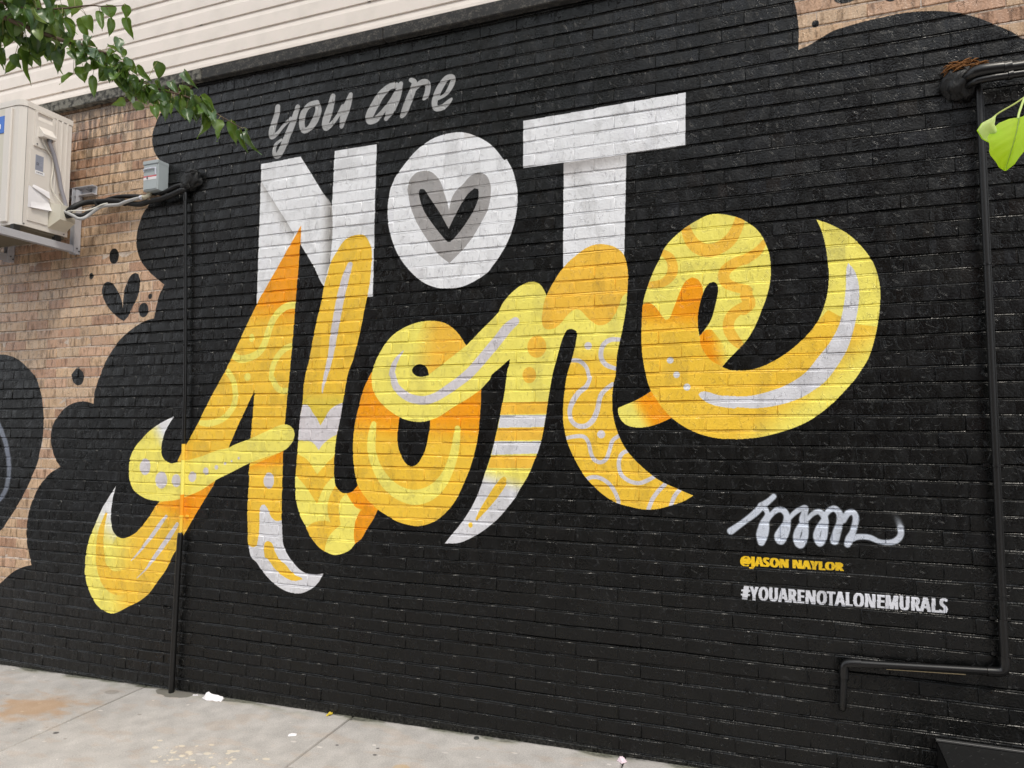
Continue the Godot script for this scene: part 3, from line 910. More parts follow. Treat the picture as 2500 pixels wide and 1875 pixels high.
# ---------------------------------------------------------------- the wall
func add_brick(st: SurfaceTool, x0: float, x1: float, y0: float, y1: float, half: int, shift: Vector2, face: float, tone: Color, row: int):
	# a pressed face that bulges and tilts a little, rounded arrises, and sides running back into the mortar
	var nx := 4
	var tilt := Vector2(rng.randf_range(-0.010, 0.010), rng.randf_range(-0.03, 0.03))
	var c := Vector2((x0 + x1) * 0.5, (y0 + y1) * 0.5)
	var bev := 0.0022
	var front := []
	var rim := []
	var back := []
	for j in 3:
		var f := []
		for i in nx + 1:
			var px := lerpf(x0 + bev, x1 - bev, float(i) / nx)
			var py := lerpf(y0 + bev, y1 - 0.0042, j * 0.5) + wob(px, row)
			var z := face + (px - c.x) * tilt.x + (py - c.y) * tilt.y + rng.randf_range(-0.0009, 0.0009)
			f.append(Vector3(px, py, z))
		front.append(f)
	var loop := []
	for i in nx + 1:
		loop.append([i, 0])
	loop.append([nx, 1])
	for i in range(nx, -1, -1):
		loop.append([i, 2])
	loop.append([0, 1])
	var ring0 := []
	for q in loop:
		var p: Vector3 = front[q[1]][q[0]]
		var o := Vector3(p.x, p.y, p.z - (0.0036 if q[1] == 2 else 0.0022))
		if q[0] == 0:
			o.x = x0 + rng.randf_range(-0.0008, 0.0008)
		if q[0] == nx:
			o.x = x1 + rng.randf_range(-0.0008, 0.0008)
		if q[1] == 0:
			o.y = y0 + wob(p.x, row) + rng.randf_range(-0.0012, 0.0012)
		if q[1] == 2:
			o.y = y1 + wob(p.x, row) + rng.randf_range(-0.0012, 0.0012)
		ring0.append(p)
		rim.append(o)
		back.append(Vector3(o.x, o.y, -0.016))
	var put := func(p: Vector3):
		st.set_color(tone)
		st.set_uv(Vector2(p.x / 0.8, -(p.y + p.z) / 0.8) + shift)
		st.set_uv2(paint_uv(p, half))
		st.add_vertex(p)
	st.set_smooth_group(1)
	for j in 2:
		for i in nx:
			for p in [front[j][i], front[j + 1][i + 1], front[j][i + 1], front[j][i], front[j + 1][i], front[j + 1][i + 1]]:
				put.call(p)
	var n := loop.size()
	st.set_smooth_group(2)
	for i in n:
		var k := (i + 1) % n
		for p in [rim[i], ring0[k], rim[k], rim[i], ring0[i], ring0[k], back[i], rim[k], back[k], back[i], rim[i], rim[k]]:
			put.call(p)


func to_screen(p: Vector3) -> Vector3:
	var q := (p - CAM_POS) * Basis.from_euler(CAM_ROT)
	var f := 384.0 / tan(deg_to_rad(CAM_FOV * 0.5))
	return Vector3(512.0 + f * q.x / -q.z, 384.0 - f * q.y / -q.z, -q.z)


func build_wall():
	var wall := thing("brick_wall", "brick wall painted black with a white and yellow lettered mural, tan brick at left", "wall")
	var core := begin()
	add_box(core, Vector3(WALL_L, -0.4, -0.26), Vector3(WALL_R, COPING_TOP, -0.0165), 0.004)
	part("wall_core", done(core), mat(Color(0.5, 0.42, 0.36), 0.9), wall)
	# the mortar bed the bricks stand out from
	for half in 2:
		var st := begin(0)
		var xa := WALL_L if half == 0 else PX0 + PSTEP + 0.15
		var xb := PX0 + PSTEP + 0.15 if half == 0 else WALL_R
		var cols := int((xb - xa) / 0.1)
		# each bed joint is struck: deep under the brick above, nearly flush with the brick below
		for row in range(-8, 53):
			var y := LINE0 - COURSE * row
			var edge := []
			for i in cols + 1:
				edge.append([rng.randf_range(-0.0015, 0.0015), rng.randf_range(-0.0012, 0.0012), rng.randf_range(-0.0012, 0.0010)])
			var depth := rng.randf_range(-0.0085, -0.004)
			var flush := rng.randf_range(-0.0022, 0.0006)
			for i in cols:
				var xs := [xa + (xb - xa) * i / cols, xa + (xb - xa) * (i + 1) / cols]
				var prof := []
				for d in 2:
					var e: Array = edge[i + d]
					var yw := y
					y += wob(xs[d], row)
					prof.append([Vector3(xs[d], y + 0.0056, depth + e[0]), Vector3(xs[d], y - 0.0014 + e[1], flush + e[2]), Vector3(xs[d], y - 0.0075, flush + e[2] - 0.0015), Vector3(xs[d], y - COURSE + 0.0062, -0.0022)])
					y = yw
				for j in 3:
					st.set_smooth_group(j)
					var ps := [prof[0][j + 1], prof[1][j + 1], prof[1][j], prof[0][j]]
					for k in [0, 2, 1, 0, 3, 2]:
						var p: Vector3 = ps[k]
						st.set_color(Color(0.80, 0.72, 0.65))
						st.set_uv(Vector2(p.x, -p.y) / 0.8)
						st.set_uv2(paint_uv(p, half))
						st.add_vertex(p)
		part("mortar", done(st), mats["brick%d" % half], wall)
	# lay the bricks out, then keep the ones that show largest as pieces of their own
	var list := []
	for row in range(-7, 52):
		var y1 := LINE0 - COURSE * row - 0.0045 + rng.randf_range(-0.0012, 0.0012)
		var y0 := LINE0 - COURSE * (row + 1) + 0.0045
		var j0 := row_joint(row)
		var k0 := int(floor((WALL_L - j0) / MODULE))
		for k in range(k0, k0 + 53):
			var x0 := j0 + MODULE * k + 0.0013 + rng.randf_range(-0.003, 0.003)
			var x1 := j0 + MODULE * (k + 1) - 0.0013 + rng.randf_range(-0.003, 0.003)
			x0 = maxf(x0, WALL_L)
			x1 = minf(x1, WALL_R)
			if x1 - x0 < 0.03 or y1 < ground_y(x0, 0) - 0.02:
				continue
			var area := 0.0
			var seen := true
			var c := []
			for q in [Vector3(x0, y0, 0), Vector3(x1, y0, 0), Vector3(x1, y1, 0), Vector3(x0, y1, 0)]:
				var s := to_screen(q)
				c.append(Vector2(s.x, s.y))
				if s.x < 1 or s.x > 1023 or s.y < 1 or s.y > 767:
					seen = false
			if seen:
				for i in 4:
					area += c[i].cross(c[(i + 1) % 4]) * 0.5
				area = absf(area)
			list.append([area, x0, x1, y0, y1, row])
	list.sort_custom(func(a, b): return a[0] > b[0])
	var rest := [begin(0), begin(0)]
	for i in list.size():
		var b: Array = list[i]
		var half := 0 if (b[1] + b[2]) * 0.5 < PX0 + PSTEP + 0.15 else 1
		var pick := rng.randf()
		var tone := Color(0.80, 0.60, 0.42)
		if pick < 0.13:
			tone = Color(0.64, 0.42, 0.30)
		elif pick < 0.35:
			tone = Color(0.76, 0.53, 0.385)
		elif pick < 0.55:
			tone = Color(0.86, 0.67, 0.49)
		tone = tone * rng.randf_range(0.88, 1.06)
		tone.a = 1.0
		var shift := Vector2(rng.randf(), rng.randf())
		var face := rng.randf_range(-0.0010, 0.0020)
		if i < 300:
			var one := begin(0)
			add_brick(one, b[1], b[2], b[3], b[4], half, shift, face, tone, b[5])
			part("brick", done(one), mats["brick%d" % half], wall)
		else:
			add_brick(rest[half], b[1], b[2], b[3], b[4], half, shift, face, tone, b[5])
	for half in 2:
		var o := part("brick_courses", done(rest[half]), mats["brick%d" % half], wall)
		o.set_meta("kind", "stuff")
	# stone coping in lengths, black where the paint reached it
	var stone := mat(Color(0.47, 0.45, 0.415), 0.9)
	var n := 512
	var nz := noise_image(n, 71, 0.02, 5).get_data()
	var g2 := noise_image(n, 72, 0.09, 3).get_data()
	for kind in 2:
		var im := PackedByteArray()
		im.resize(n * n * 3)
		for i in n * n:
			var a := nz[i] / 255.0
			var b := g2[i] / 255.0
			var v := 0.44 - 0.45 * clampf((a - 0.42) * 1.7, 0, 1) + 0.16 * (b - 0.5)
			var c := Color(v * 1.02, v, v * 0.93)
			if kind == 1:
				var worn := clampf((a * 0.6 + b * 0.6 - 0.56) * 2.2, 0.0, 0.8)
				c = Color(0.18, 0.178, 0.178).lerp(Color(0.44, 0.42, 0.385), worn)
			for ch in 3:
				im[i * 3 + ch] = int(clampf(c[ch], 0, 1) * 255)
		var m := mat(Color.WHITE, 0.85)
		m.albedo_texture = texture(Image.create_from_data(n, n, false, Image.FORMAT_RGB8, im))
		m.uv1_triplanar = true
		m.uv1_world_triplanar = true
		m.uv1_scale = Vector3(1.6, 1.6, 1.6)
		m.heightmap_enabled = true
		m.heightmap_texture = mats.hgt
		m.heightmap_scale = 0.25
		mats["coping%d" % kind] = m
	var cuts := [WALL_L, -5.55, -3.19, -1.889, -0.06, 1.77, WALL_R]
	for i in cuts.size() - 1:
		part("coping_stone", box_mesh(Vector3(cuts[i] + 0.0025, COPING_BOTTOM + rng.randf_range(-0.002, 0.002), -0.2), Vector3(cuts[i + 1] - 0.0025, COPING_TOP - 0.002, 0.040 + rng.randf_range(-0.002, 0.002)), 0.005), mats["coping%d" % (0 if i < 2 else 1)], wall)
	# old anchor stubs left in the brickwork
	for q in [Vector2(-3.374, 0.429), Vector2(0.069, 0.418), Vector2(-0.026, 0.353)]:
		part("anchor_bolt", tube_mesh([Vector3(q.x, q.y, -0.01), Vector3(q.x, q.y, 0.018)], [0.006, 0.006], 8), mats.black_old, wall)


func build_siding():
	var s := thing("siding_wall", "cream vinyl lap siding of the upper storey above the brick wall", "wall")
	part("sheathing", box_mesh(Vector3(WALL_L, COPING_TOP + 0.004, -0.22), Vector3(WALL_R, 6.7, 0.028), 0.003), mats.cream2, s)
	var pitch := 0.1145
	for row in range(0, 26):
		var y := 3.818 + pitch * (row - 1)
		var prof := [Vector2(0.0, -0.004), Vector2(0.0, 0.0078), Vector2(0.0015, 0.0092), Vector2(0.077, 0.0082), Vector2(0.080, 0.0074), Vector2(0.112, 0.0012), Vector2(0.117, 0.001)]
		if row == 0:
			prof = [Vector2(0.058, -0.004), Vector2(0.058, 0.0078), Vector2(0.0595, 0.0092), Vector2(0.077, 0.0082), Vector2(0.080, 0.0074), Vector2(0.112, 0.0012), Vector2(0.117, 0.001)]
		var cuts := [WALL_L]
		var x := -3.192 - 3.66 * 2 + 1.22 * posmod(row * 2, 3)
		while x < WALL_R - 0.2:
			if x > WALL_L + 0.2:
				cuts.append(x)
			x += 3.66
		cuts.append(WALL_R)
		for c in cuts.size() - 1:
			var st := begin(0)
			var lift := 0.0007 if c % 2 == 0 else 0.0
			var xa: float = cuts[c] - (0.02 if c > 0 and c % 2 == 0 else 0.0)
			var xb: float = cuts[c + 1] + (0.02 if c % 2 == 0 and c < cuts.size() - 2 else 0.0)
			var nseg := 6
			var sag := []
			for q in nseg + 1:
				sag.append(rng.randf_range(-0.0007, 0.0007))
			for i in prof.size() - 1:
				st.set_smooth_group(-1)
				for q in nseg:
					var x0 := lerpf(xa, xb, float(q) / nseg)
					var x1 := lerpf(xa, xb, float(q + 1) / nseg)
					var a: Vector2 = prof[i]
					var b: Vector2 = prof[i + 1]
					quad(st, Vector3(x0, y + a.x, 0.032 + a.y + lift + sag[q]), Vector3(x1, y + a.x, 0.032 + a.y + lift + sag[q + 1]), Vector3(x1, y + b.x, 0.032 + b.y + lift + sag[q + 1]), Vector3(x0, y + b.x, 0.032 + b.y + lift + sag[q]))
			part("siding_board", done(st), mats.vinyl, s)


# ---------------------------------------------------------------- ground
func build_ground():
	var slab_im := noise_image(1024, 81, 0.008, 5).get_data()
	var grain := noise_image(1024, 82, 0.13, 3).get_data()
	var n := 1024
	var im := PackedByteArray()
	im.resize(n * n * 3)
	for i in n * n:
		var v := 0.70 + 0.10 * (slab_im[i] / 255.0 - 0.5) + 0.13 * (grain[i] / 255.0 - 0.5)
		if grain[i] > 232:
			v -= 0.10
		im[i * 3] = int(clampf(v, 0, 1) * 255)
		im[i * 3 + 1] = int(clampf(v * 0.972, 0, 1) * 255)
		im[i * 3 + 2] = int(clampf(v * 0.945, 0, 1) * 255)
	var base := texture(Image.create_from_data(n, n, false, Image.FORMAT_RGB8, im))
	# stains of this pavement: rust wash, a wet patch under the pipe, scuffs, gum, black overspray and moss by the wall
	var w := 2048
	var h := 512
	var st_im := Image.create_empty(w, h, false, Image.FORMAT_RGBA8)
	var big := noise_image(1024, 83, 0.012, 4).get_data()
	for y in h:
		var z := (y + 0.5) / h * 1.5
		for x in w:
			var wx := -6.0 + (x + 0.5) / w * 7.6
			var b := big[(y * 2) * 1024 + x % 1024] / 255.0
			var g := grain[y * 1024 + x % 1024] / 255.0
			var c := Color(0.72, 0.55, 0.36)
			var rx := (wx + 3.86 + (z - 0.42) * 0.25) / 0.24
			var rz := (z - 0.42) / 0.17
			var a := clampf(1.25 - sqrt(rx * rx + rz * rz) - (b - 0.5) * 1.6, 0.0, 0.75) * 0.8
			a = maxf(a, clampf((b - 0.62) * 1.2, 0, 0.12))
			over(st_im, x, y, c, a)
			var wet := pow((wx + 3.235) / 0.135, 2.0) + pow((z - 0.045) / 0.062, 2.0) + (b - 0.5) * 1.1
			over(st_im, x, y, Color(0.33, 0.315, 0.27), smoothstep(1.06, 0.98, wet) * 0.75)
			if absf(wx + 3.40) < 0.16 and z < 0.06:
				over(st_im, x, y, Color(0.30, 0.29, 0.22), smoothstep(0.03, 0.02, absf(z - 0.022 - 0.06 * (b - 0.5))) * 0.6)
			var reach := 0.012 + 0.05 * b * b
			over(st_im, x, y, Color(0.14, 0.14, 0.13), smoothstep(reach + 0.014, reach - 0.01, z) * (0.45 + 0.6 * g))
			over(st_im, x, y, Color(0.47, 0.49, 0.37), smoothstep(0.10, 0.02, z) * clampf((b - 0.42) * 2.5, 0.0, 0.42))
	var put_spot := func(wx: float, z: float, r: float, c: Color, a: float, stretch: float):
		var cx := (wx + 6.0) / 7.6 * w
		var cz := z / 1.5 * h
		var rx := r / 7.6 * w * stretch
		var rz := r / 1.5 * h
		for y in range(maxi(0, int(cz - rz) - 1), mini(h, int(cz + rz) + 2)):
			for x in range(maxi(0, int(cx - rx) - 1), mini(w, int(cx + rx) + 2)):
				var d := Vector2((x + 0.5 - cx) / rx, (y + 0.5 - cz) / rz).length()
				over(st_im, x, y, c, smoothstep(1.1, 0.7, d) * a)
	for k in 260:
		put_spot.call(rng.randf_range(-5.5, 0.5), rng.randf_range(0.04, 1.3), rng.randf_range(0.003, 0.010), Color(0.90, 0.87, 0.84) if k % 3 else Color(0.50, 0.46, 0.42), rng.randf_range(0.15, 0.6), rng.randf_range(0.6, 3.0))
	for k in 60:
		put_spot.call(-2.55 + rng.randfn(0.0, 0.16), 0.60 + rng.randfn(0.0, 0.07), rng.randf_range(0.004, 0.014), Color(0.88, 0.83, 0.74), 0.6, rng.randf_range(0.5, 2.0))
	for q in [Vector3(-3.42, 0.62, 0.013), Vector3(-1.93, 0.30, 0.007), Vector3(-1.72, 0.27, 0.007), Vector3(-1.70, 0.33, 0.008), Vector3(-2.02, 0.05, 0.006)]:
		put_spot.call(q.x, q.y, q.z, Color(0.22, 0.21, 0.21), 0.85, 1.4)
	put_spot.call(-3.62, 0.14, 0.03, Color(0.47, 0.44, 0.40), 0.5, 1.8)
	put_spot.call(-1.52, 0.40, 0.035, Color(0.76, 0.62, 0.40), 0.5, 1.3)
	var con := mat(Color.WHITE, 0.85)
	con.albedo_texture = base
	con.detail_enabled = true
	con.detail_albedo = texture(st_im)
	con.detail_uv_layer = BaseMaterial3D.DETAIL_UV_2
	con.heightmap_enabled = true
	con.heightmap_texture = base
	con.heightmap_scale = 0.35
	mats.concrete = con
	var plain: StandardMaterial3D = con.duplicate()
	plain.detail_enabled = false
	# pavement of poured slabs with tooled joints
	var walk := Node3D.new()
	walk.name = "pavement"
	walk.set_meta("kind", "structure")
	add_child(walk, true)
	var xs := [-3.495 - 1.4635 * 3, -3.495 - 1.4635 * 2, -3.495 - 1.4635, -3.495, -2.035, -0.568, -0.568 + 1.4635, -0.568 + 1.4635 * 2, -0.568 + 1.4635 * 3]
	var zs := [-0.02, 1.5, 3.0, 4.35]
	for i in xs.size() - 1:
		for j in zs.size() - 1:
			var g := 0.0035
			var e := 0.006
			var x0: float = xs[i] + g
			var x1: float = xs[i + 1] - g
			var z0: float = zs[j] + (g if j > 0 else 0.0)
			var z1: float = zs[j + 1] - g
			var st := begin(0)
			var nn := 6
			var vert := func(x: float, z: float, drop: float):
				var p := Vector3(x, ground_y(x, z) - drop, z)
				st.set_uv(Vector2(x / 1.3 + i * 0.37, z / 1.3 + j * 0.61))
				st.set_uv2(Vector2(clampf((x + 6.0) / 7.6, 0.001, 0.999), clampf(z / 1.5, 0.001, 0.999)))
				st.add_vertex(p)
			for a in nn:
				for b in nn:
					var xa := lerpf(x0 + e, x1 - e, float(a) / nn)
					var xb := lerpf(x0 + e, x1 - e, float(a + 1) / nn)
					var za := lerpf(z0 + e, z1 - e, float(b) / nn)
					var zb := lerpf(z0 + e, z1 - e, float(b + 1) / nn)
					for q in [[xa, za], [xb, za], [xb, zb], [xa, za], [xb, zb], [xa, zb]]:
						vert.call(q[0], q[1], 0.0)
			var inner := [Vector2(x0 + e, z0 + e), Vector2(x1 - e, z0 + e), Vector2(x1 - e, z1 - e), Vector2(x0 + e, z1 - e)]
			var outer := [Vector2(x0, z0), Vector2(x1, z0), Vector2(x1, z1), Vector2(x0, z1)]
			for k in 4:
				var k2 := (k + 1) % 4
				for q in [[outer[k], 0.004], [outer[k2], 0.004], [inner[k2], 0.0], [outer[k], 0.004], [inner[k2], 0.0], [inner[k], 0.0], [outer[k], 0.03], [outer[k2], 0.03], [outer[k2], 0.004], [outer[k], 0.03], [outer[k2], 0.004], [outer[k], 0.004]]:
					vert.call(q[0].x, q[0].y, q[1])
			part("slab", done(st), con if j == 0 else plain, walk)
	var bed := begin()
	quad(bed, Vector3(xs[0], ground_y(xs[0], 4.35) - 0.016, 4.35), Vector3(xs[-1], ground_y(xs[-1], 4.35) - 0.016, 4.35), Vector3(xs[-1], ground_y(xs[-1], -0.02) - 0.016, -0.02), Vector3(xs[0], ground_y(xs[0], -0.02) - 0.016, -0.02))
	part("joint_bed", done(bed), mat(Color(0.25, 0.235, 0.20), 0.95), walk)
	var kerb := begin()
	for i in range(-4, 4):
		add_box(kerb, Vector3(i * 2.4 + 0.003, -0.4, 4.353), Vector3(i * 2.4 + 2.397, ground_y(i * 2.4 + 1.2, 4.4) - 0.004, 4.50), 0.012)
	var ke := part("kerb", done(kerb), mat(Color(0.60, 0.60, 0.59), 0.85), self)
	ke.set_meta("kind", "structure")
	ke.name = "kerb"
	# the street and the land beyond, one sheet
	var land := begin()
	var tilt := func(x: float, z: float) -> Vector3:
		return Vector3(x, clampf(0.0185 * x, -0.6, 0.5) - 0.20, z)
	var gx := [-150.0, -30.0, -12.0, -6.0, 0.0, 6.0, 12.0, 27.0, 150.0]
	for i in gx.size() - 1:
		quad(land, tilt.call(gx[i], 150.0), tilt.call(gx[i + 1], 150.0), tilt.call(gx[i + 1], -150.0), tilt.call(gx[i], -150.0))
	var tar := mat(Color(0.30, 0.30, 0.305), 0.9)
	tar.albedo_texture = base
	tar.uv1_triplanar = true
	tar.uv1_world_triplanar = true
	tar.uv1_scale = Vector3(0.9, 0.9, 0.9)
	var ro := part("ground", done(land), tar, self)
	ro.set_meta("kind", "structure")


# ---------------------------------------------------------------- pipes
func clip_mesh(c: Vector3, r: float) -> ArrayMesh:
	# strap round a pipe with a screwed ear on each side
	var st := begin(0)
	add_tube(st, PackedVector3Array([c - Vector3(0, 0.004, 0), c + Vector3(0, 0.004, 0)]), [r + 0.0022, r + 0.0022], 16)
	st.set_smooth_group(-1)
	add_box(st, c + Vector3(-r - 0.022, -0.006, -c.z + 0.001), c + Vector3(-r + 0.002, 0.006, -c.z + 0.008), 0.001)
	add_box(st, c + Vector3(r - 0.002, -0.006, -c.z + 0.001), c + Vector3(r + 0.022, 0.006, -c.z + 0.008), 0.001)
	return done(st)


func build_drain_pipe():
	var x := 0.930
	var z := 0.032
	var t := thing("drain_pipe", "thin black drain pipe right of the mural, ending in a level run with elbows", "pipe", Vector3(0.5, ground_y(0.5, 0), 0))
	var o := -t.position
	part("pipe", tube_mesh([Vector3(x, 2.96, z), Vector3(x, 0.61, z)], [0.0125, 0.0125], 16), mats.black_old, t, o)
	part("lower_pipe", tube_mesh([Vector3(x, 0.76, z), Vector3(x, 0.60, z)], [0.0155, 0.0155], 16), mats.black_old, t, o)
	part("pipe_seam", tube_mesh([Vector3(x + 0.0185, 2.9, 0.011), Vector3(x + 0.0185, 0.62, 0.011)], [0.005, 0.005], 8), mats.black_old, t, o)
	part("elbow", tube_mesh([Vector3(x, 0.625, z), Vector3(x, 0.590, z), Vector3(x - 0.006, 0.572, z), Vector3(x - 0.024, 0.565, z), Vector3(x - 0.060, 0.563, z)], [0.0185, 0.0185], 16, 4), mats.black_pipe, t, o)
	part("level_pipe", tube_mesh([Vector3(x - 0.05, 0.5635, z), Vector3(0.40, 0.539, z)], [0.0155, 0.0155], 20), mats.black_pipe, t, o)
	part("elbow", tube_mesh([Vector3(0.425, 0.540, z), Vector3(0.388, 0.537, z), Vector3(0.368, 0.530, z), Vector3(0.361, 0.512, z), Vector3(0.360, 0.475, z)], [0.0185, 0.0185], 16, 4), mats.black_pipe, t, o)
	part("outlet_pipe", tube_mesh([Vector3(0.360, 0.49, z), Vector3(0.354, 0.385, z), Vector3(0.352, 0.352, z - 0.006), Vector3(0.352, 0.338, 0.002), Vector3(0.352, 0.334, -0.02)], [0.0145, 0.0145], 14, 5), mats.black_old, t, o)
	part("paint_gap", tube_mesh([Vector3(0.52, 0.5270, 0.022), Vector3(0.80, 0.5395, 0.022)], [0.0035, 0.0035], 6), mat(Color(0.78, 0.72, 0.58), 0.6), t, o)
	for y in [2.184, 1.369, 0.852, 0.764, 0.625]:
		part("clip", clip_mesh(Vector3(x, y, z), 0.0135), mats.black_pipe, t, o)


func build_conduit_pipe():
	var x := -3.245
	var z := 0.026
	var t := thing("conduit_pipe", "slim upright pipe left of the mural, black with a yellow and orange stretch", "pipe", Vector3(-3.25, ground_y(-3.25, 0), 0))
	var o := -t.position
	part("elbow", tube_mesh([Vector3(-3.305, 2.972, -0.01), Vector3(-3.302, 2.983, 0.012), Vector3(-3.297, 2.985, 0.023), Vector3(-3.293, 2.972, z), Vector3(-3.292, 2.93, z)], [0.0135, 0.0135], 14, 5), mats.black_pipe, t, o)
	var segs := [["pipe", 2.95, 1.413, mats.black_pipe, 0.0105, -3.292, -3.241], ["amber_length", 1.413, 1.315, mat(INK.amber, 0.45), 0.0108, -3.241, -3.240], ["lemon_length", 1.315, 1.108, mat(INK.lemon, 0.45), 0.0108, -3.240, -3.239], ["orange_length", 1.108, 0.985, mat(INK.orange, 0.45), 0.0108, -3.239, -3.239], ["lower_amber_length", 0.985, 0.862, mat(INK.amber, 0.45), 0.0108, -3.239, -3.240]]
	var mid := Vector3(-3.248, 1.90, z)
	for s in segs:
		var top := Vector3(s[5], s[1], z)
		var end := Vector3(s[6], s[2], z)
		var pts := [top, mid, end] if s[0] == "pipe" else [top, end]
		part(s[0], tube_mesh(pts, [s[4], s[4]], 14, 8), s[3], t, o)
	part("sleeve", tube_mesh([Vector3(-3.240, 0.876, z), Vector3(-3.242, 0.850, z + 0.002), Vector3(-3.250, 0.62, z + 0.004), Vector3(-3.262, 0.10, z + 0.006), Vector3(-3.266, ground_y(-3.26, 0.03) - 0.03, z + 0.006)], [0.012, 0.0165, 0.0165, 0.0165, 0.0165], 14, 5), mats.black_old, t, o)
	part("clip", clip_mesh(Vector3(-3.239, 0.977, z), 0.0115), mat(INK.amber, 0.45), t, o)
	part("clip", clip_mesh(Vector3(-3.262, 2.02, z), 0.0115), mats.black_pipe, t, o)


# ---------------------------------------------------------------- air conditioner
func build_condenser():
	var b := thing("wall_bracket", "pale grey steel bracket bolted to the brick under the condenser", "bracket", Vector3(-4.52, 2.67, 0))
	var o := -b.position
	var cb := begin()
	add_box(cb, Vector3(-5.25, 3.065, 0.004), Vector3(-4.078, 3.125, 0.010), 0.001)
	add_box(cb, Vector3(-5.25, 3.119, 0.010), Vector3(-4.078, 3.1255, 0.040), 0.001)
	add_box(cb, Vector3(-5.25, 3.0645, 0.010), Vector3(-4.078, 3.071, 0.040), 0.001)
	part("crossbar", done(cb), mats.galv, b, o)
	for x in [-4.205, -4.845]:
		var lg := begin()
		add_box(lg, Vector3(x - 0.040, 2.672, 0.0105), Vector3(x - 0.002, 3.10, 0.014), 0.001)
		add_box(lg, Vector3(x - 0.004, 2.668, 0.010), Vector3(x, 3.102, 0.056), 0.001)
		add_box(lg, Vector3(x - 0.042, 2.668, 0.010), Vector3(x - 0.038, 3.112, 0.056), 0.001)
		part("leg", done(lg), mats.galv, b, o)
		var am := begin()
		add_box(am, Vector3(x - 0.0085, 2.675, 0.012), Vector3(x - 0.0045, 2.722, 0.56), 0.001)
		add_box(am, Vector3(x - 0.0375, 2.675, 0.012), Vector3(x - 0.0335, 2.722, 0.56), 0.001)
		add_box(am, Vector3(x - 0.0335, 2.7185, 0.012), Vector3(x - 0.0085, 2.7215, 0.56), 0.001)
		part("arm", done(am), mats.galv, b, o)
		for q in [Vector2(2.688, 0.020), Vector2(2.705, 0.036)]:
			part("bolt", tube_mesh([Vector3(x - 0.001, q.x, q.y), Vector3(x + 0.005, q.x, q.y)], [0.0055, 0.0055], 6), mats.screw, b, o)
		for zz in [0.14, 0.40]:
			part("rubber_pad", box_mesh(Vector3(x - 0.038, 2.722, zz), Vector3(x - 0.004, 2.7585, zz + 0.04), 0.003), mats.dark, b, o)
	part("bolt", tube_mesh([Vector3(-4.125, 3.098, 0.008), Vector3(-4.125, 3.098, 0.048)], [0.010, 0.006], 6), mats.screw, b, o)

	var t := thing("air_conditioner", "cream outdoor air-conditioner condenser hung high on the wall at left, blue badge on its front", "air conditioner", Vector3(-4.69, 2.76, 0.25))
	o = -t.position
	var xr := -4.21
	var xl := -5.16
	var zb := 0.10
	var zf := 0.425
	var y0 := 2.7585
	var y1 := 3.516
	var foot := PackedVector2Array([Vector2(xl, zb), Vector2(xl, zf), Vector2(xr - 0.055, zf), Vector2(xr - 0.030, zf - 0.004), Vector2(xr - 0.010, zf - 0.016), Vector2(xr, zf - 0.034), Vector2(xr, zb)])
	part("casing", prism_mesh(foot, y0 + 0.004, y1), mats.cream, t, o)
	var lid := PackedVector2Array()
	var pan := PackedVector2Array()
	for p in foot:
		var c := Vector2((xl + xr) * 0.5, (zb + zf) * 0.5)
		lid.append(p + (p - c).sign() * 0.004)
		pan.append(p + (p - c).sign() * -0.012)
	part("top_panel", prism_mesh(lid, y1 + 0.002, 3.553), mats.cream, t, o)
	part("base_pan", prism_mesh(pan, y0 - 0.010, y0 + 0.004), mat(Color(0.42, 0.39, 0.33), 0.9), t, o)
	# front: raised frame, fan grille with rings and spokes, badge
	part("front_post", box_mesh(Vector3(-4.345, y0 + 0.02, zf), Vector3(-4.285, 3.505, zf + 0.014), 0.005), mats.cream, t, o)
	part("front_panel", box_mesh(Vector3(-5.14, y0 + 0.03, zf), Vector3(-4.349, 3.505, zf + 0.005), 0.002), mats.cream2, t, o)
	part("fan_opening", tube_mesh([Vector3(-4.80, 3.13, zf + 0.004), Vector3(-4.80, 3.13, zf + 0.007)], [0.30, 0.30], 40), mats.dark, t, o)
	for k in 9:
		var st := begin(0)
		var ring := PackedVector3Array()
		for i in 49:
			ring.append(Vector3(-4.80 + cos(TAU * i / 48) * (0.05 + 0.031 * k), 3.13 + sin(TAU * i / 48) * (0.05 + 0.031 * k), zf + 0.018))
		add_tube(st, ring, [0.003, 0.003], 6, false)
		part("grille_ring", done(st), mats.cream2, t, o)
	for k in 8:
		var d := Vector3(cos(TAU * k / 8), sin(TAU * k / 8), 0)
		part("grille_spoke", tube_mesh([Vector3(-4.80, 3.13, zf + 0.013) + d * 0.03, Vector3(-4.80, 3.13, zf + 0.013) + d * 0.305], [0.004, 0.004], 6), mats.cream2, t, o)
	var badge := part("badge", box_mesh(Vector3(-4.605, 3.352, zf + 0.005), Vector3(-4.352, 3.462, zf + 0.0085), 0.0015), mat(Color(0.10, 0.42, 0.80), 0.35), t, o)
	var tm := TextMesh.new()
	var fnt := SystemFont.new()
	fnt.font_names = PackedStringArray(["Droid Sans"])
	fnt.font_weight = 700
	tm.font = fnt
	tm.text = "Midea"
	tm.font_size = 48
	tm.pixel_size = 0.00125
	tm.depth = 0.002
	part("lettering", tm, mat(Color(0.94, 0.95, 0.97), 0.5), badge, Vector3(-4.468, 3.400, zf + 0.0095))
	part("slot", box_mesh(Vector3(-4.47, 3.275, zf + 0.005), Vector3(-4.400, 3.305, zf + 0.0075), 0.001), mat(Color(0.45, 0.42, 0.36), 0.6), t, o)
	# right flank, +x
	var pn := part("service_panel", null, mats.cream, t, o)
	var sp := begin()
	var xo := xr + 0.012
	var pz0 := 0.222
	var pz1 := 0.346
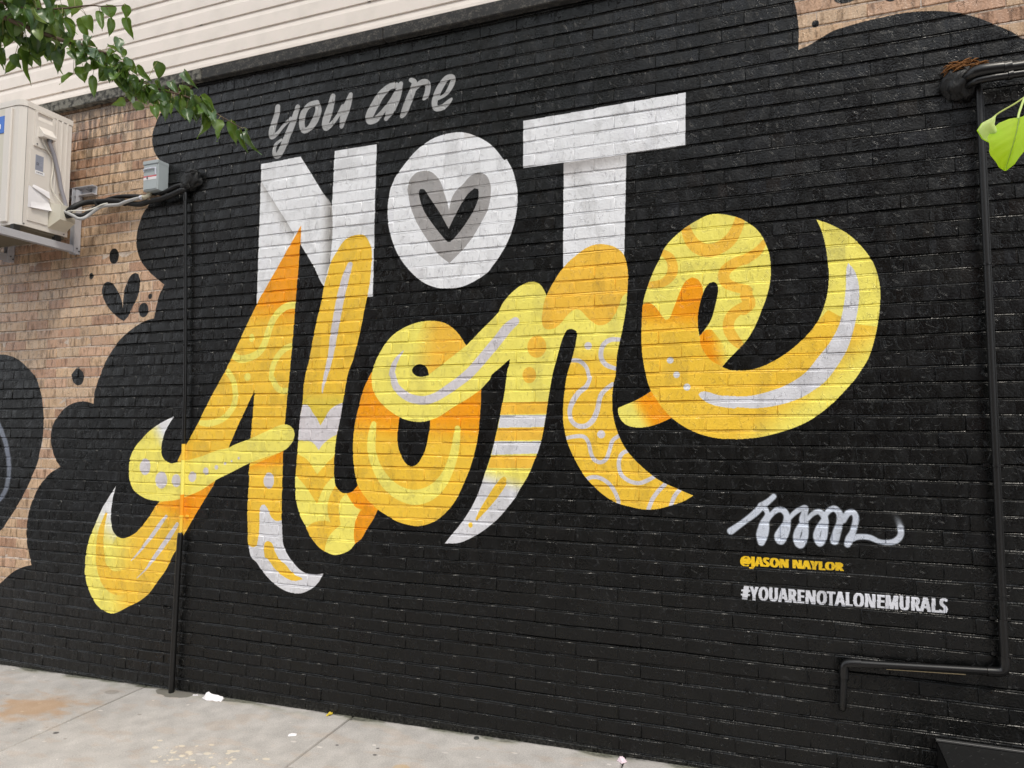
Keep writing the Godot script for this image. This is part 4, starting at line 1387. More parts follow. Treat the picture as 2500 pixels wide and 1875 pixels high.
	for q in [[3.505, 3.512, pz0, pz1], [3.285, 3.455, pz0, pz1], [3.455, 3.505, pz0, 0.238], [3.455, 3.505, 0.333, pz1]]:
		add_box(sp, Vector3(xr, q[0], q[2]), Vector3(xo, q[1], q[3]), 0.0008)
	quad(sp, Vector3(xo - 0.001, 3.456, 0.333), Vector3(xo - 0.001, 3.456, 0.238), Vector3(xr + 0.0012, 3.488, 0.238), Vector3(xr + 0.0012, 3.488, 0.333))
	quad(sp, Vector3(xr + 0.0012, 3.488, 0.333), Vector3(xr + 0.0012, 3.488, 0.238), Vector3(xr + 0.0012, 3.505, 0.238), Vector3(xr + 0.0012, 3.505, 0.333))
	pn.mesh = done(sp)
	part("screw", tube_mesh([Vector3(xo, 3.300, 0.331), Vector3(xo + 0.003, 3.300, 0.331)], [0.0045, 0.0045], 8), mats.screw, pn)
	var hood := begin()
	var ht := 3.418
	var hb := 3.362
	var za := 0.238
	var zc := 0.328
	quad(hood, Vector3(xo, ht, zc), Vector3(xo + 0.048, hb, zc - 0.004), Vector3(xo + 0.048, hb, za + 0.004), Vector3(xo, ht, za))
	quad(hood, Vector3(xo + 0.048, hb, zc - 0.004), Vector3(xo + 0.046, hb - 0.016, zc - 0.004), Vector3(xo + 0.046, hb - 0.016, za + 0.004), Vector3(xo + 0.048, hb, za + 0.004))
	quad(hood, Vector3(xo, hb - 0.014, zc), Vector3(xo + 0.046, hb - 0.016, zc - 0.004), Vector3(xo + 0.048, hb, zc - 0.004), Vector3(xo, ht, zc))
	quad(hood, Vector3(xo + 0.048, hb, za + 0.004), Vector3(xo + 0.046, hb - 0.016, za + 0.004), Vector3(xo, hb - 0.014, za), Vector3(xo, ht, za))
	quad(hood, Vector3(xo, hb - 0.014, za), Vector3(xo + 0.046, hb - 0.016, za + 0.004), Vector3(xo + 0.046, hb - 0.016, zc - 0.004), Vector3(xo, hb - 0.014, zc))
	part("wiring_hood", done(hood), mats.cream, t, o)
	for q in [[0.196, 0.208], [0.160, 0.172], [0.126, 0.138]]:
		part("rib", box_mesh(Vector3(xr - 0.001, 3.03, q[0]), Vector3(xr + 0.006, 3.518, q[1]), 0.0028), mats.cream, t, o)
	var lp := begin()
	add_box(lp, Vector3(xr, 2.800, 0.236), Vector3(xr + 0.006, 3.262, 0.366), 0.005)
	part("lower_panel", done(lp), mats.cream, t, o)
	part("seam", box_mesh(Vector3(xr + 0.0003, y0 + 0.01, 0.3895), Vector3(xr + 0.0014, y1, 0.3915), 0.0003), mat(Color(0.45, 0.43, 0.41), 0.8), t, o)
	part("rating_label", label_mesh(Vector3(xr + 0.0066, 3.134, 0.333), Vector3(xr + 0.0066, 3.233, 0.282)), label_material(false), t, o)
	part("barcode_label", label_mesh(Vector3(xr + 0.0072, 3.110, 0.333), Vector3(xr + 0.0072, 3.1335, 0.273)), label_material(true), t, o)
	# valve cover, a wedge-bottomed box
	var vc := begin()
	var ax := xr + 0.0005
	var bx := -4.115
	var A := [Vector3(ax, 2.790, 0.232), Vector3(ax, 2.955, 0.232), Vector3(ax, 2.955, 0.112), Vector3(ax, 2.790, 0.112)]
	var B := [Vector3(bx, 2.840, 0.222), Vector3(bx, 2.938, 0.222), Vector3(bx, 2.938, 0.122), Vector3(bx, 2.840, 0.122)]
	quad(vc, B[0], B[3], B[2], B[1])
	quad(vc, A[0], B[0], B[1], A[1])
	quad(vc, B[3], A[3], A[2], B[2])
	quad(vc, A[1], B[1], B[2], A[2])
	quad(vc, A[3], B[3], B[0], A[0])
	part("valve_cover", done(vc), mats.cream2, t, o)
	for q in [Vector2(2.775, 0.125), Vector2(2.775, 0.382)]:
		part("screw", tube_mesh([Vector3(xr, q.x, q.y), Vector3(xr + 0.003, q.x, q.y)], [0.0045, 0.0045], 8), mats.screw, t, o)
	part("power_conduit", tube_mesh([Vector3(-4.172, 3.352, 0.272), Vector3(-4.172, 3.325, 0.270), Vector3(-4.178, 3.264, 0.236), Vector3(-4.180, 3.217, 0.219), Vector3(-4.180, 3.151, 0.198), Vector3(-4.178, 3.059, 0.178), Vector3(-4.170, 2.972, 0.152), Vector3(-4.165, 2.93, 0.150)], [0.0115, 0.0115], 12, 5), mat(Color(0.60, 0.59, 0.62), 0.5), t, o)
	part("conduit_nut", tube_mesh([Vector3(-4.172, 3.352, 0.272), Vector3(-4.172, 3.332, 0.2705)], [0.0165, 0.0165], 8), mats.screw, t, o)
	part("signal_wire", tube_mesh([Vector3(-4.186, 3.345, 0.305), Vector3(-4.190, 3.317, 0.296), Vector3(-4.193, 3.260, 0.246), Vector3(-4.196, 3.238, 0.230), Vector3(-4.197, 3.165, 0.224), Vector3(-4.195, 3.097, 0.234), Vector3(-4.195, 3.046, 0.226), Vector3(-4.190, 3.001, 0.199), Vector3(-4.180, 2.965, 0.165), Vector3(-4.175, 2.94, 0.160)], [0.0034, 0.0034], 8, 5), mat(Color(0.93, 0.91, 0.86), 0.5), t, o)

	# sheets of paper taped to the flank, torn and curling
	var pst := begin(0)
	var sheets := [
		[Vector3(0.008, 2.885, 0.370), Vector3(0.009, 2.890, 0.235), Vector3(0.008, 2.980, 0.240), Vector3(0.009, 3.022, 0.370), 0.003],
		[Vector3(0.013, 3.018, 0.352), Vector3(0.024, 2.972, 0.241), Vector3(0.013, 3.018, 0.241), Vector3(0.010, 3.037, 0.338), 0.004],
		[Vector3(0.020, 2.884, 0.356), Vector3(0.026, 2.897, 0.228), Vector3(0.012, 2.946, 0.238), Vector3(0.011, 2.922, 0.352), -0.003]]
	for q in sheets:
		for i in 4:
			for k in 5:
				var pts := []
				for d in [[0, 0], [0, 1], [1, 1], [1, 0]]:
					var v: float = (i + d[0]) / 4.0
					var u: float = (k + d[1]) / 5.0
					var lo: Vector3 = q[0].lerp(q[1], u)
					var hi: Vector3 = q[3].lerp(q[2], u)
					pts.append(lo.lerp(hi, v) + Vector3(xr + q[4] * sin(PI * u) * sin(PI * v) + 0.0012 * sin(u * 13.0 + v * 7.0), 0.0, 0.0))
				quad(pst, pts[0], pts[1], pts[2], pts[3])
	var paper := part("torn_notice", done(pst), mats.paper, self)
	tag(paper, "torn white paper notice hanging from the side of the air conditioner", "paper")


func label_mesh(lo: Vector3, hi: Vector3) -> ArrayMesh:
	var st := begin()
	var p := [Vector3(lo.x, lo.y, lo.z), Vector3(lo.x, lo.y, hi.z), Vector3(lo.x, hi.y, hi.z), Vector3(lo.x, hi.y, lo.z)]
	var uv := [Vector2(0, 1), Vector2(1, 1), Vector2(1, 0), Vector2(0, 0)]
	for k in [0, 2, 1, 0, 3, 2]:
		st.set_uv(uv[k])
		st.add_vertex(p[k])
	return done(st)


func label_material(bars: bool) -> StandardMaterial3D:
	var im := Image.create_empty(96, 160, false, Image.FORMAT_RGB8)
	if bars:
		im.fill(Color(0.95, 0.95, 0.96))
		var x := 14
		while x < 80:
			var w := rng.randi_range(1, 4)
			im.fill_rect(Rect2i(x, 45, w, 60), Color(0.35, 0.35, 0.42))
			x += w + rng.randi_range(1, 4)
	else:
		im.fill(Color(0.60, 0.62, 0.68))
		for y in range(10, 150, 7):
			im.fill_rect(Rect2i(8, y, rng.randi_range(40, 80), 2), Color(0.48, 0.50, 0.56))
		im.fill_rect(Rect2i(14, 78, 26, 28), Color(0.36, 0.37, 0.42))
		im.fill_rect(Rect2i(20, 86, 12, 12), Color(0.55, 0.57, 0.62))
	var m := mat(Color.WHITE, 0.4)
	m.albedo_texture = texture(im)
	return m


func build_disconnect():
	var t := thing("disconnect_box", "small grey electrical disconnect box on the brick by the black plug", "electrical box", Vector3(-3.522, 3.0, 0))
	var o := -t.position
	part("box", box_mesh(Vector3(-3.583, 3.004, 0.002), Vector3(-3.461, 3.178, 0.083), 0.003), mats.greybox, t, o)
	part("cover", box_mesh(Vector3(-3.584, 3.172, 0.001), Vector3(-3.460, 3.196, 0.090), 0.003), mats.greybox, t, o)
	part("door", box_mesh(Vector3(-3.577, 3.012, 0.083), Vector3(-3.467, 3.168, 0.0865), 0.001), mats.greybox, t, o)
	var hs := begin(0)
	add_tube(hs, spline([Vector3(-3.572, 3.128, 0.088), Vector3(-3.570, 3.141, 0.092), Vector3(-3.52, 3.143, 0.093), Vector3(-3.480, 3.143, 0.092), Vector3(-3.476, 3.136, 0.092), Vector3(-3.476, 3.10, 0.088)], 4), [0.004, 0.004], 8)
	part("handle", done(hs), mat(Color(0.84, 0.85, 0.90), 0.4), t, o)
	part("red_strip", box_mesh(Vector3(-3.577, 3.089, 0.0865), Vector3(-3.470, 3.099, 0.0875), 0.0003), mat(Color(0.80, 0.40, 0.42), 0.5), t, o)
	part("white_strip", box_mesh(Vector3(-3.577, 3.072, 0.0865), Vector3(-3.470, 3.089, 0.0874), 0.0003), mat(Color(0.92, 0.91, 0.92), 0.5), t, o)
	part("hasp", box_mesh(Vector3(-3.546, 3.078, 0.0874), Vector3(-3.538, 3.094, 0.093), 0.001), mats.screw, t, o)


func build_line_set():
	var t := thing("refrigerant_lines", "black insulated pipe bundle with pale conduit between the air conditioner and the black plug", "pipe bundle", Vector3(-3.7, 2.95, 0.0))
	var o := -t.position
	part("insulated_line", tube_mesh([Vector3(-4.16, 2.86, 0.17), Vector3(-4.10, 2.90, 0.18), Vector3(-4.066, 2.93, 0.17), Vector3(-4.044, 2.971, 0.12), Vector3(-3.98, 2.984, 0.08), Vector3(-3.897, 2.988, 0.055), Vector3(-3.805, 2.976, 0.05), Vector3(-3.74, 2.957, 0.05), Vector3(-3.65, 2.941, 0.045), Vector3(-3.566, 2.952, 0.045), Vector3(-3.474, 2.956, 0.045), Vector3(-3.383, 2.971, 0.045), Vector3(-3.3, 2.994, 0.04), Vector3(-3.285, 3.02, -0.01)], [0.0185, 0.0165, 0.0165], 14, 5), mats.rubber, t, o)
	part("insulated_line", tube_mesh([Vector3(-4.0, 2.995, 0.035), Vector3(-3.93, 3.014, 0.028), Vector3(-3.833, 3.019, 0.026), Vector3(-3.704, 3.006, 0.024), Vector3(-3.634, 2.996, 0.024), Vector3(-3.523, 2.990, 0.028), Vector3(-3.456, 3.000, 0.033), Vector3(-3.391, 3.014, 0.04), Vector3(-3.331, 3.026, 0.04), Vector3(-3.29, 3.045, -0.01)], [0.014, 0.014], 14, 5), mats.rubber, t, o)
	part("drain_hose", tube_mesh([Vector3(-4.16, 2.87, 0.16), Vector3(-4.10, 2.872, 0.18), Vector3(-4.059, 2.876, 0.165), Vector3(-4.043, 2.884, 0.13), Vector3(-4.017, 2.913, 0.1), Vector3(-3.995, 2.946, 0.075), Vector3(-3.96, 2.968, 0.055)], [0.0145, 0.0145], 12, 5), mats.rubber, t, o)
	part("white_cable", tube_mesh([Vector3(-4.13, 2.90, 0.19), Vector3(-4.031, 2.896, 0.19), Vector3(-3.998, 2.909, 0.14), Vector3(-3.956, 2.932, 0.11), Vector3(-3.92, 2.949, 0.1), Vector3(-3.885, 2.964, 0.08)], [0.0042, 0.0042], 8, 5), mat(Color(0.90, 0.89, 0.85), 0.5), t, o)
	part("flexible_conduit", tube_mesh([Vector3(-4.12, 2.90, 0.19), Vector3(-4.049, 2.867, 0.19), Vector3(-4.028, 2.851, 0.17), Vector3(-4.005, 2.855, 0.15), Vector3(-3.99, 2.887, 0.12), Vector3(-3.952, 2.926, 0.1), Vector3(-3.923, 2.945, 0.085), Vector3(-3.87, 2.949, 0.075), Vector3(-3.796, 2.947, 0.072), Vector3(-3.761, 2.955, 0.07), Vector3(-3.691, 2.968, 0.066), Vector3(-3.609, 2.976, 0.062)], [0.0105, 0.0105], 12, 5), mat(Color(0.70, 0.70, 0.70), 0.5), t, o)
	part("conduit_nut", tube_mesh([Vector3(-3.622, 2.974, 0.063), Vector3(-3.604, 2.977, 0.061)], [0.0155, 0.0155], 8), mat(Color(0.86, 0.87, 0.90), 0.3, 0.4), t, o)
	part("conduit_elbow", tube_mesh([Vector3(-3.606, 2.976, 0.061), Vector3(-3.578, 2.976, 0.06), Vector3(-3.564, 2.986, 0.056), Vector3(-3.562, 3.008, 0.05)], [0.0135, 0.0135], 12, 5), mat(Color(0.76, 0.73, 0.64), 0.5), t, o)
	for q in [[Vector3(-3.975, 2.972, 0.082), 0.024], [Vector3(-3.775, 2.966, 0.055), 0.026], [Vector3(-3.555, 2.952, 0.045), 0.0185], [Vector3(-3.415, 2.968, 0.045), 0.0185]]:
		part("cable_tie", tube_mesh([q[0] - Vector3(0.0028, 0.0006, 0), q[0] + Vector3(0.0028, 0.0006, 0)], [q[1], q[1]], 14), mats.dark, t, o)
	var tape := begin(0)
	for i in 8:
		for j in 3:
			var pts := []
			for d in [[0, 0], [1, 0], [1, 1], [0, 1]]:
				var u: float = (i + d[0]) / 8.0
				var v: float = (j + d[1]) / 3.0
				pts.append(Vector3(-3.585 + 0.135 * u, 2.955 + 0.042 * v * (1.0 - 0.75 * u) + 0.004 * sin(u * 14.0 + v * 3.0), 0.052 + 0.012 * sin(v * 3.0 + u * 6.0)))
			quad(tape, pts[0], pts[1], pts[2], pts[3])
	part("loose_tape", done(tape), mat(Color(0.46, 0.38, 0.30), 0.85), t, o)


func build_plugs():
	var a := thing("foam_plug", "lumpy black plug of sealant where the refrigerant lines enter the wall", "sealant", Vector3(-3.262, 3.062, 0.005))
	part("foam", lump_mesh(Vector3(0.078, 0.064, 0.050), 3, 0.20, 1.6), mats.foam, a)
	part("foam_fold", lump_mesh(Vector3(0.050, 0.020, 0.030), 8, 0.22, 2.0), mats.foam, a, Vector3(0.02, 0.038, 0.022))
	part("foam_fold", lump_mesh(Vector3(0.045, 0.020, 0.026), 9, 0.22, 2.0), mats.foam, a, Vector3(-0.03, -0.045, 0.020))
	var b := thing("pipe_packing", "ragged black and rust-coloured packing round the pipes at the top right", "sealant", Vector3(0.875, 2.965, 0.004))
	part("packing", lump_mesh(Vector3(0.070, 0.072, 0.050), 14, 0.22, 1.8), mats.foam, b)
	var fib := begin(0)
	for k in 70:
		var x := rng.randf_range(-0.062, 0.075)
		var y := 0.042 + 0.028 * cos(x * 16.0) + rng.randf_range(-0.026, 0.010)
		var p := Vector3(x, y, rng.randf_range(0.01, 0.045))
		var d := Vector3(rng.randf_range(0.02, 0.05), rng.randf_range(-0.014, 0.024), rng.randf_range(-0.012, 0.014))
		add_tube(fib, spline([p - d * 0.6, p + Vector3(0, 0.004, 0.003), p + d * 0.6], 3), [0.001, 0.0036, 0.001], 6)
	part("rusty_fibre", done(fib), mats.rust, b)
	var c := thing("waste_pipe", "pair of fat black pipes leaving the rusty packing at the top right", "pipe", Vector3(1.0, 2.96, 0.06))
	var o := -c.position
	part("elbow", tube_mesh([Vector3(0.878, 2.966, -0.01), Vector3(0.890, 2.970, 0.045), Vector3(0.915, 2.973, 0.072), Vector3(0.96, 2.972, 0.078), Vector3(1.012, 2.970, 0.078)], [0.024, 0.027, 0.025], 18, 5), mats.black_pipe, c, o)
	part("coupling", tube_mesh([Vector3(1.000, 2.968, 0.078), Vector3(1.026, 2.968, 0.078)], [0.0275, 0.0275], 18), mats.black_pipe, c, o)
	part("upper_pipe", tube_mesh([Vector3(1.020, 2.968, 0.078), Vector3(2.8, 2.955, 0.078)], [0.0215, 0.0215], 18), mats.black_pipe, c, o)
	part("lower_pipe", tube_mesh([Vector3(0.88, 2.936, 0.0), Vector3(0.90, 2.934, 0.06), Vector3(0.95, 2.934, 0.082), Vector3(1.2, 2.934, 0.082), Vector3(2.8, 2.925, 0.082)], [0.0145, 0.0145], 14, 5), mats.black_pipe, c, o)
	part("clamp", tube_mesh([Vector3(1.014, 2.935, 0.082), Vector3(1.030, 2.935, 0.082)], [0.0185, 0.0185], 14), mats.black_pipe, c, o)


func build_hatch():
	# sloping steel cellar doors against the foot of the wall
	var t := thing("cellar_hatch", "black steel tread-plate cellar hatch against the foot of the wall at bottom right", "hatch", Vector3(1.45, 0.0, 0.4))
	var o := -t.position
	var x0 := 0.694
	var x1 := 2.3
	var a := Vector3(x0, 0.262, 0.012)
	var d := Vector3(x0, 0.10, 0.95)
	var side := begin()
	for x in [x0, x1]:
		var s := 0.03 if x == x0 else -0.03
		var xa := minf(x, x + s)
		var xb := maxf(x, x + s)
		var g := -0.03
		quad(side, Vector3(xa, g, a.z), Vector3(xa, g, d.z), Vector3(xa, d.y - 0.012, d.z), Vector3(xa, a.y - 0.012, a.z))
		quad(side, Vector3(xb, g, d.z), Vector3(xb, g, a.z), Vector3(xb, a.y - 0.012, a.z), Vector3(xb, d.y - 0.012, d.z))
		quad(side, Vector3(xa, g, d.z), Vector3(xb, g, d.z), Vector3(xb, d.y - 0.012, d.z), Vector3(xa, d.y - 0.012, d.z))
	add_box(side, Vector3(x0 + 0.03, -0.03, 0.92), Vector3(x1 - 0.03, 0.088, 0.95), 0.003)
	part("frame", done(side), mats.black_old, t, o)
	var steel := mat(Color(0.10, 0.10, 0.10), 0.42, 0.2)
	var dir := (d - a).normalized()
	var nrm := Vector3(0, -dir.z, dir.y) * -1.0
	if nrm.y < 0:
		nrm = -nrm
	var mid := (x0 + x1) * 0.5
	for lf in [[x0, mid - 0.004], [mid + 0.004, x1]]:
		var st := begin()
		var th := nrm * -0.008
		var p := [Vector3(lf[0], a.y, a.z), Vector3(lf[1], a.y, a.z), Vector3(lf[1], d.y, d.z), Vector3(lf[0], d.y, d.z)]
		quad(st, p[3], p[2], p[1], p[0])
		for k in 4:
			var q: Vector3 = p[k]
			var r: Vector3 = p[(k + 1) % 4]
			quad(st, q + th, q, r, r + th)
		var leaf := part("door_leaf", done(st), steel, t, o)
		var bumps := begin(0)
		var rows := 23
		var cols := int((lf[1] - lf[0]) / 0.038)
		for i in rows:
			for j in cols:
				var c: Vector3 = p[0] + dir * (0.03 + 0.04 * i) + Vector3(0.02 + 0.038 * j, 0, 0)
				var turn := PI / 4 if (i + j) % 2 == 0 else -PI / 4
				var u := (Vector3.RIGHT * cos(turn) + dir * sin(turn)) * 0.0135
				var v := (dir * cos(turn) - Vector3.RIGHT * sin(turn)) * 0.0042
				var up := nrm * 0.0026
				for f in [[u, v], [v, -u], [-u, -v], [-v, u]]:
					var pts := [c + f[0], c + up, c + f[1]]
					var nn: Vector3 = (pts[2] - pts[0]).cross(pts[1] - pts[0])
					if nn.dot(nrm) < 0:
						pts = [pts[0], pts[2], pts[1]]
					for q in pts:
						bumps.add_vertex(q)
		var bm := part("tread_pattern", done(bumps), steel, leaf)
		bm.set_meta("kind", "stuff")
	part("top_angle", box_mesh(Vector3(x0 - 0.004, 0.262, 0.004), Vector3(x1, 0.270, 0.022), 0.001), mat(Color(0.30, 0.30, 0.30), 0.4, 0.3), t, o)


# ---------------------------------------------------------------- leaves
func leaf_mesh(seed_: int) -> ArrayMesh:
	# one pear-tree leaf, unit long down -y from its base, blade facing +z
	var r := RandomNumberGenerator.new()
	r.seed = seed_
	var fold := r.randf_range(0.15, 0.65)
	var curl := r.randf_range(-0.25, 0.45)
	var wave := r.randf_range(0.02, 0.07)
	var ph := r.randf() * TAU
	var bend := r.randf_range(-0.12, 0.12)
	var n := 9
	var st := begin(0)
	var at := func(i: int, j: int) -> Vector3:
		var t := float(i) / n
		var w := 0.5 * pow(sin(PI * pow(t, 0.72)), 0.85) * (1.0 - 0.22 * t)
		if t > 0.86:
			w = 0.5 * lerpf(0.16, 0.0, (t - 0.86) / 0.14)
		var s := j / 2.0
		var z := absf(s) * w * fold + wave * sin(t * 11.0 + ph + (1.6 if s > 0 else 0.0)) * absf(s) - curl * t * t
		return Vector3(s * w + bend * sin(PI * t), -t, z)
	for i in n:
		for j in range(-2, 2):
			quad(st, at.call(i + 1, j), at.call(i + 1, j + 1), at.call(i, j + 1), at.call(i, j))
	return done(st)


func leaf_basis(base: Vector3, tip: Vector3, width: float, toward: Vector3) -> Transform3D:
	var y := base - tip
	var len_ := y.length()
	y = y / len_
	var z := (toward - y * toward.dot(y)).normalized()
	var x := y.cross(z)
	return Transform3D(Basis(x * width, y * len_, z * len_), base)


func leaf_materials() -> Array:
	var out := []
	for c in [Color(0.235, 0.335, 0.145), Color(0.29, 0.395, 0.17), Color(0.19, 0.28, 0.145), Color(0.36, 0.455, 0.22), Color(0.29, 0.39, 0.27), Color(0.47, 0.55, 0.32)]:
		var m := mat(c, 0.34)
		m.backlight_enabled = true
		m.backlight = Color(0.50, 0.62, 0.18) * 0.75
		out.append(m)
	return out


func build_tree():
	var t := thing("street_tree", "leafy green pear-tree branch hanging in from the top left, its trunk out of view", "tree", Vector3(-2.75, ground_y(-2.75, 3.4), 3.4))
	var o := -t.position
	var bark := mat(Color(0.33, 0.27, 0.235), 0.9)
	bark.uv1_triplanar = true
	bark.uv1_scale = Vector3.ONE * 2.0
	bark.heightmap_enabled = true
	bark.heightmap_texture = mats.hgt
	bark.heightmap_scale = 0.8
	part("trunk", tube_mesh([Vector3(-2.75, -0.2, 3.4), Vector3(-2.74, 0.3, 3.4), Vector3(-2.76, 1.4, 3.38), Vector3(-2.80, 2.3, 3.36), Vector3(-2.86, 3.6, 3.3), Vector3(-2.95, 5.0, 3.2)], [0.13, 0.10, 0.095, 0.09, 0.07, 0.05], 14, 5), bark, t, o)
	part("limb", tube_mesh([Vector3(-2.80, 2.55, 3.36), Vector3(-2.74, 2.80, 3.0), Vector3(-2.63, 2.95, 2.5), Vector3(-2.516, 2.976, 1.946)], [0.04, 0.03, 0.02, 0.010], 12, 5), bark, t, o)
	for q in [[Vector3(-2.84, 3.3, 3.32), Vector3(-2.2, 4.4, 3.7), Vector3(-1.7, 5.6, 4.0)], [Vector3(-2.88, 3.7, 3.3), Vector3(-3.6, 4.8, 3.4), Vector3(-4.2, 5.8, 3.5)], [Vector3(-2.9, 4.2, 3.27), Vector3(-2.9, 5.4, 2.8), Vector3(-2.8, 6.4, 2.6)]]:
		part("limb", tube_mesh(q, [0.045, 0.03, 0.014], 10, 5), bark, t, o)
	var main := [Vector3(-2.516, 2.976, 1.946), Vector3(-2.418, 2.93, 1.798), Vector3(-2.336, 2.905, 1.661), Vector3(-2.274, 2.895, 1.556), Vector3(-2.240, 2.895, 1.524), Vector3(-2.211, 2.890, 1.481), Vector3(-2.189, 2.886, 1.452), Vector3(-2.178, 2.851, 1.424), Vector3(-2.159, 2.836, 1.385), Vector3(-2.122, 2.816, 1.338), Vector3(-2.087, 2.809, 1.294), Vector3(-2.047, 2.805, 1.258), Vector3(-2.005, 2.793, 1.200), Vector3(-1.971, 2.765, 1.154), Vector3(-1.941, 2.746, 1.121), Vector3(-1.915, 2.730, 1.075)]
	var second := [Vector3(-2.46, 2.95, 1.87), Vector3(-2.381, 2.950, 1.783), Vector3(-2.353, 2.968, 1.675), Vector3(-2.305, 2.993, 1.607), Vector3(-2.255, 3.017, 1.558), Vector3(-2.205, 3.032, 1.53), Vector3(-2.173, 3.040, 1.500), Vector3(-2.138, 3.048, 1.477), Vector3(-2.118, 3.056, 1.460)]
	var third := [Vector3(-2.47, 2.96, 1.88), Vector3(-2.45, 3.06, 1.75), Vector3(-2.44, 3.13, 1.65), Vector3(-2.40, 3.18, 1.55)]
	var twig := mat(Color(0.36, 0.29, 0.24), 0.8)
	part("branch", tube_mesh(main, [0.010, 0.006, 0.0045, 0.0035, 0.0016], 8, 4), twig, t, o)
	part("twig", tube_mesh(second, [0.004, 0.0028, 0.0014], 7, 4), twig, t, o)
	part("twig", tube_mesh(third, [0.004, 0.002], 7, 4), twig, t, o)
	var axes := []
	for q in [main, second, third]:
		axes.append_array(Array(spline(q, 5)))
	var shapes := []
	for k in 10:
		shapes.append(leaf_mesh(100 + k))
	var inks := leaf_materials()
	var stems := begin(0)
	# leaves that hang in the open: base, tip, width, in millimetres
	var known := [[-2199, 3121, 1392, -2201, 3073, 1376, 36], [-2172, 3056, 1401, -2158, 2983, 1391, 33], [-2314, 3060, 1453, -2331, 2989, 1429, 49], [-2216, 3044, 1478, -2192, 2957, 1482, 30], [-2186, 3026, 1456, -2189, 2958, 1456, 27], [-2192, 3069, 1470, -2178, 3022, 1464, 52], [-2317, 2911, 1488, -2291, 2849, 1489, 57], [-2306, 2857, 1466, -2304, 2795, 1456, 46], [-2226, 2800, 1487, -2226, 2716, 1477, 28], [-2217, 2835, 1438, -2245, 2795, 1451, 30], [-2211, 2855, 1429, -2234, 2819, 1422, 41], [-2207, 2848, 1397, -2175, 2773, 1403, 44], [-2194, 2844, 1365, -2207, 2775, 1347, 32], [-2187, 2753, 1390, -2207, 2713, 1412, 31], [-2168, 2782, 1359, -2220, 2757, 1347, 49], [-2202, 2826, 1300, -2202, 2778, 1285, 41], [-2199, 2780, 1305, -2236, 2757, 1295, 41], [-2136, 2816, 1329, -2095, 2730, 1335, 31], [-2136, 2939, 1293, -2133, 2876, 1284, 43], [-2159, 2890, 1362, -2103, 2821, 1355, 29], [-2182, 2905, 1381, -2162, 2853, 1372, 35], [-2216, 2930, 1443, -2156, 2899, 1433, 30], [-2200, 2947, 1395, -2211, 2917, 1374, 31], [-2226, 2951, 1401, -2180, 2899, 1395, 35], [-2264, 2924, 1495, -2214, 2900, 1479, 28], [-2037, 2897, 1261, -1990, 2836, 1259, 32], [-2091, 2862, 1264, -2054, 2811, 1274, 34], [-2051, 2843, 1227, -2020, 2806, 1222, 23], [-2084, 2814, 1223, -2084, 2739, 1202, 46], [-2047, 2801, 1187, -2055, 2730, 1173, 35], [-2002, 2763, 1189, -2015, 2661, 1176, 35], [-1985, 2784, 1180, -1981, 2721, 1169, 37], [-2003, 2822, 1203, -1947, 2756, 1182, 28], [-1941, 2729, 1175, -1934, 2671, 1184, 46], [-1996, 2767, 1092, -2008, 2672, 1107, 26], [-1954, 2764, 1095, -1951, 2673, 1078, 40], [-1933, 2736, 1067, -1899, 2629, 1049, 26], [-1904, 2733, 1059, -1868, 2633, 1067, 33], [-2099, 2733, 1334, -2072, 2686, 1340, 35], [-2083, 2755, 1306, -2051, 2690, 1316, 36], [-2065, 2762, 1291, -2067, 2716, 1285, 20], [-2034, 2833, 1255, -2063, 2772, 1233, 41], [-2349, 2923, 1520, -2367, 2810, 1516, 37], [-2416, 2848, 1589, -2407, 2753, 1595, 20], [-2456, 2852, 1596, -2527, 2803, 1596, 25], [-2467, 2860, 1650, -2453, 2790, 1642, 31], [-2386, 2918, 1533, -2426, 2864, 1528, 39], [-2398, 2886, 1579, -2419, 2824, 1556, 34], [-2337, 3022, 1524, -2304, 3052, 1523, 65], [-2346, 3031, 1549, -2309, 2966, 1551, 51], [-2291, 2997, 1548, -2281, 2917, 1525, 34]]
	var place := func(base: Vector3, tip: Vector3, width: float, toward: Vector3, ink: int):
		var near: Vector3 = axes[0]
		for p in axes:
			if p.distance_squared_to(base) < near.distance_squared_to(base):
				near = p
		if near.distance_to(base) < 0.14:
			add_tube(stems, spline([near, near.lerp(base, 0.5) + Vector3(0, 0.006, 0), base], 3), [0.0009, 0.0009], 5, false)
		var l := part("leaf", shapes[rng.randi() % shapes.size()], inks[ink], t)
		l.transform = leaf_basis(base + o, tip + o, width, toward)
	for q in known:
		var base := Vector3(q[0], q[1], q[2]) * 0.001
		var tip := Vector3(q[3], q[4], q[5]) * 0.001
		var toward := (CAM_POS - base).normalized() + Vector3(rng.randf_range(-0.7, 0.7), rng.randf_range(-0.1, 0.8), rng.randf_range(-0.7, 0.7))
		place.call(base, tip, q[6] * 0.00112, toward, [0, 1, 1, 2, 3, 4][rng.randi() % 6])
	# the thick of the spray, at the left
	for k in 165:
		var f := rng.randf()
		var c := Vector3(-2.47, 2.965, 1.80).lerp(Vector3(-2.30, 2.94, 1.57), f)
		var base := c + Vector3(rng.randfn(0, 0.045), rng.randfn(0.02, 0.062), rng.randfn(0, 0.06))
		var len_ := rng.randf_range(0.055, 0.085)
		var dir := Vector3(rng.randfn(0, 0.45), -1.0, rng.randfn(0, 0.45)).normalized()
		place.call(base, base + dir * len_, len_ * rng.randf_range(0.55, 0.80), Vector3(rng.randf_range(-0.5, 1.0), rng.randf_range(0.0, 1.0), rng.randf_range(0.1, 1.0)), rng.randi() % 6)
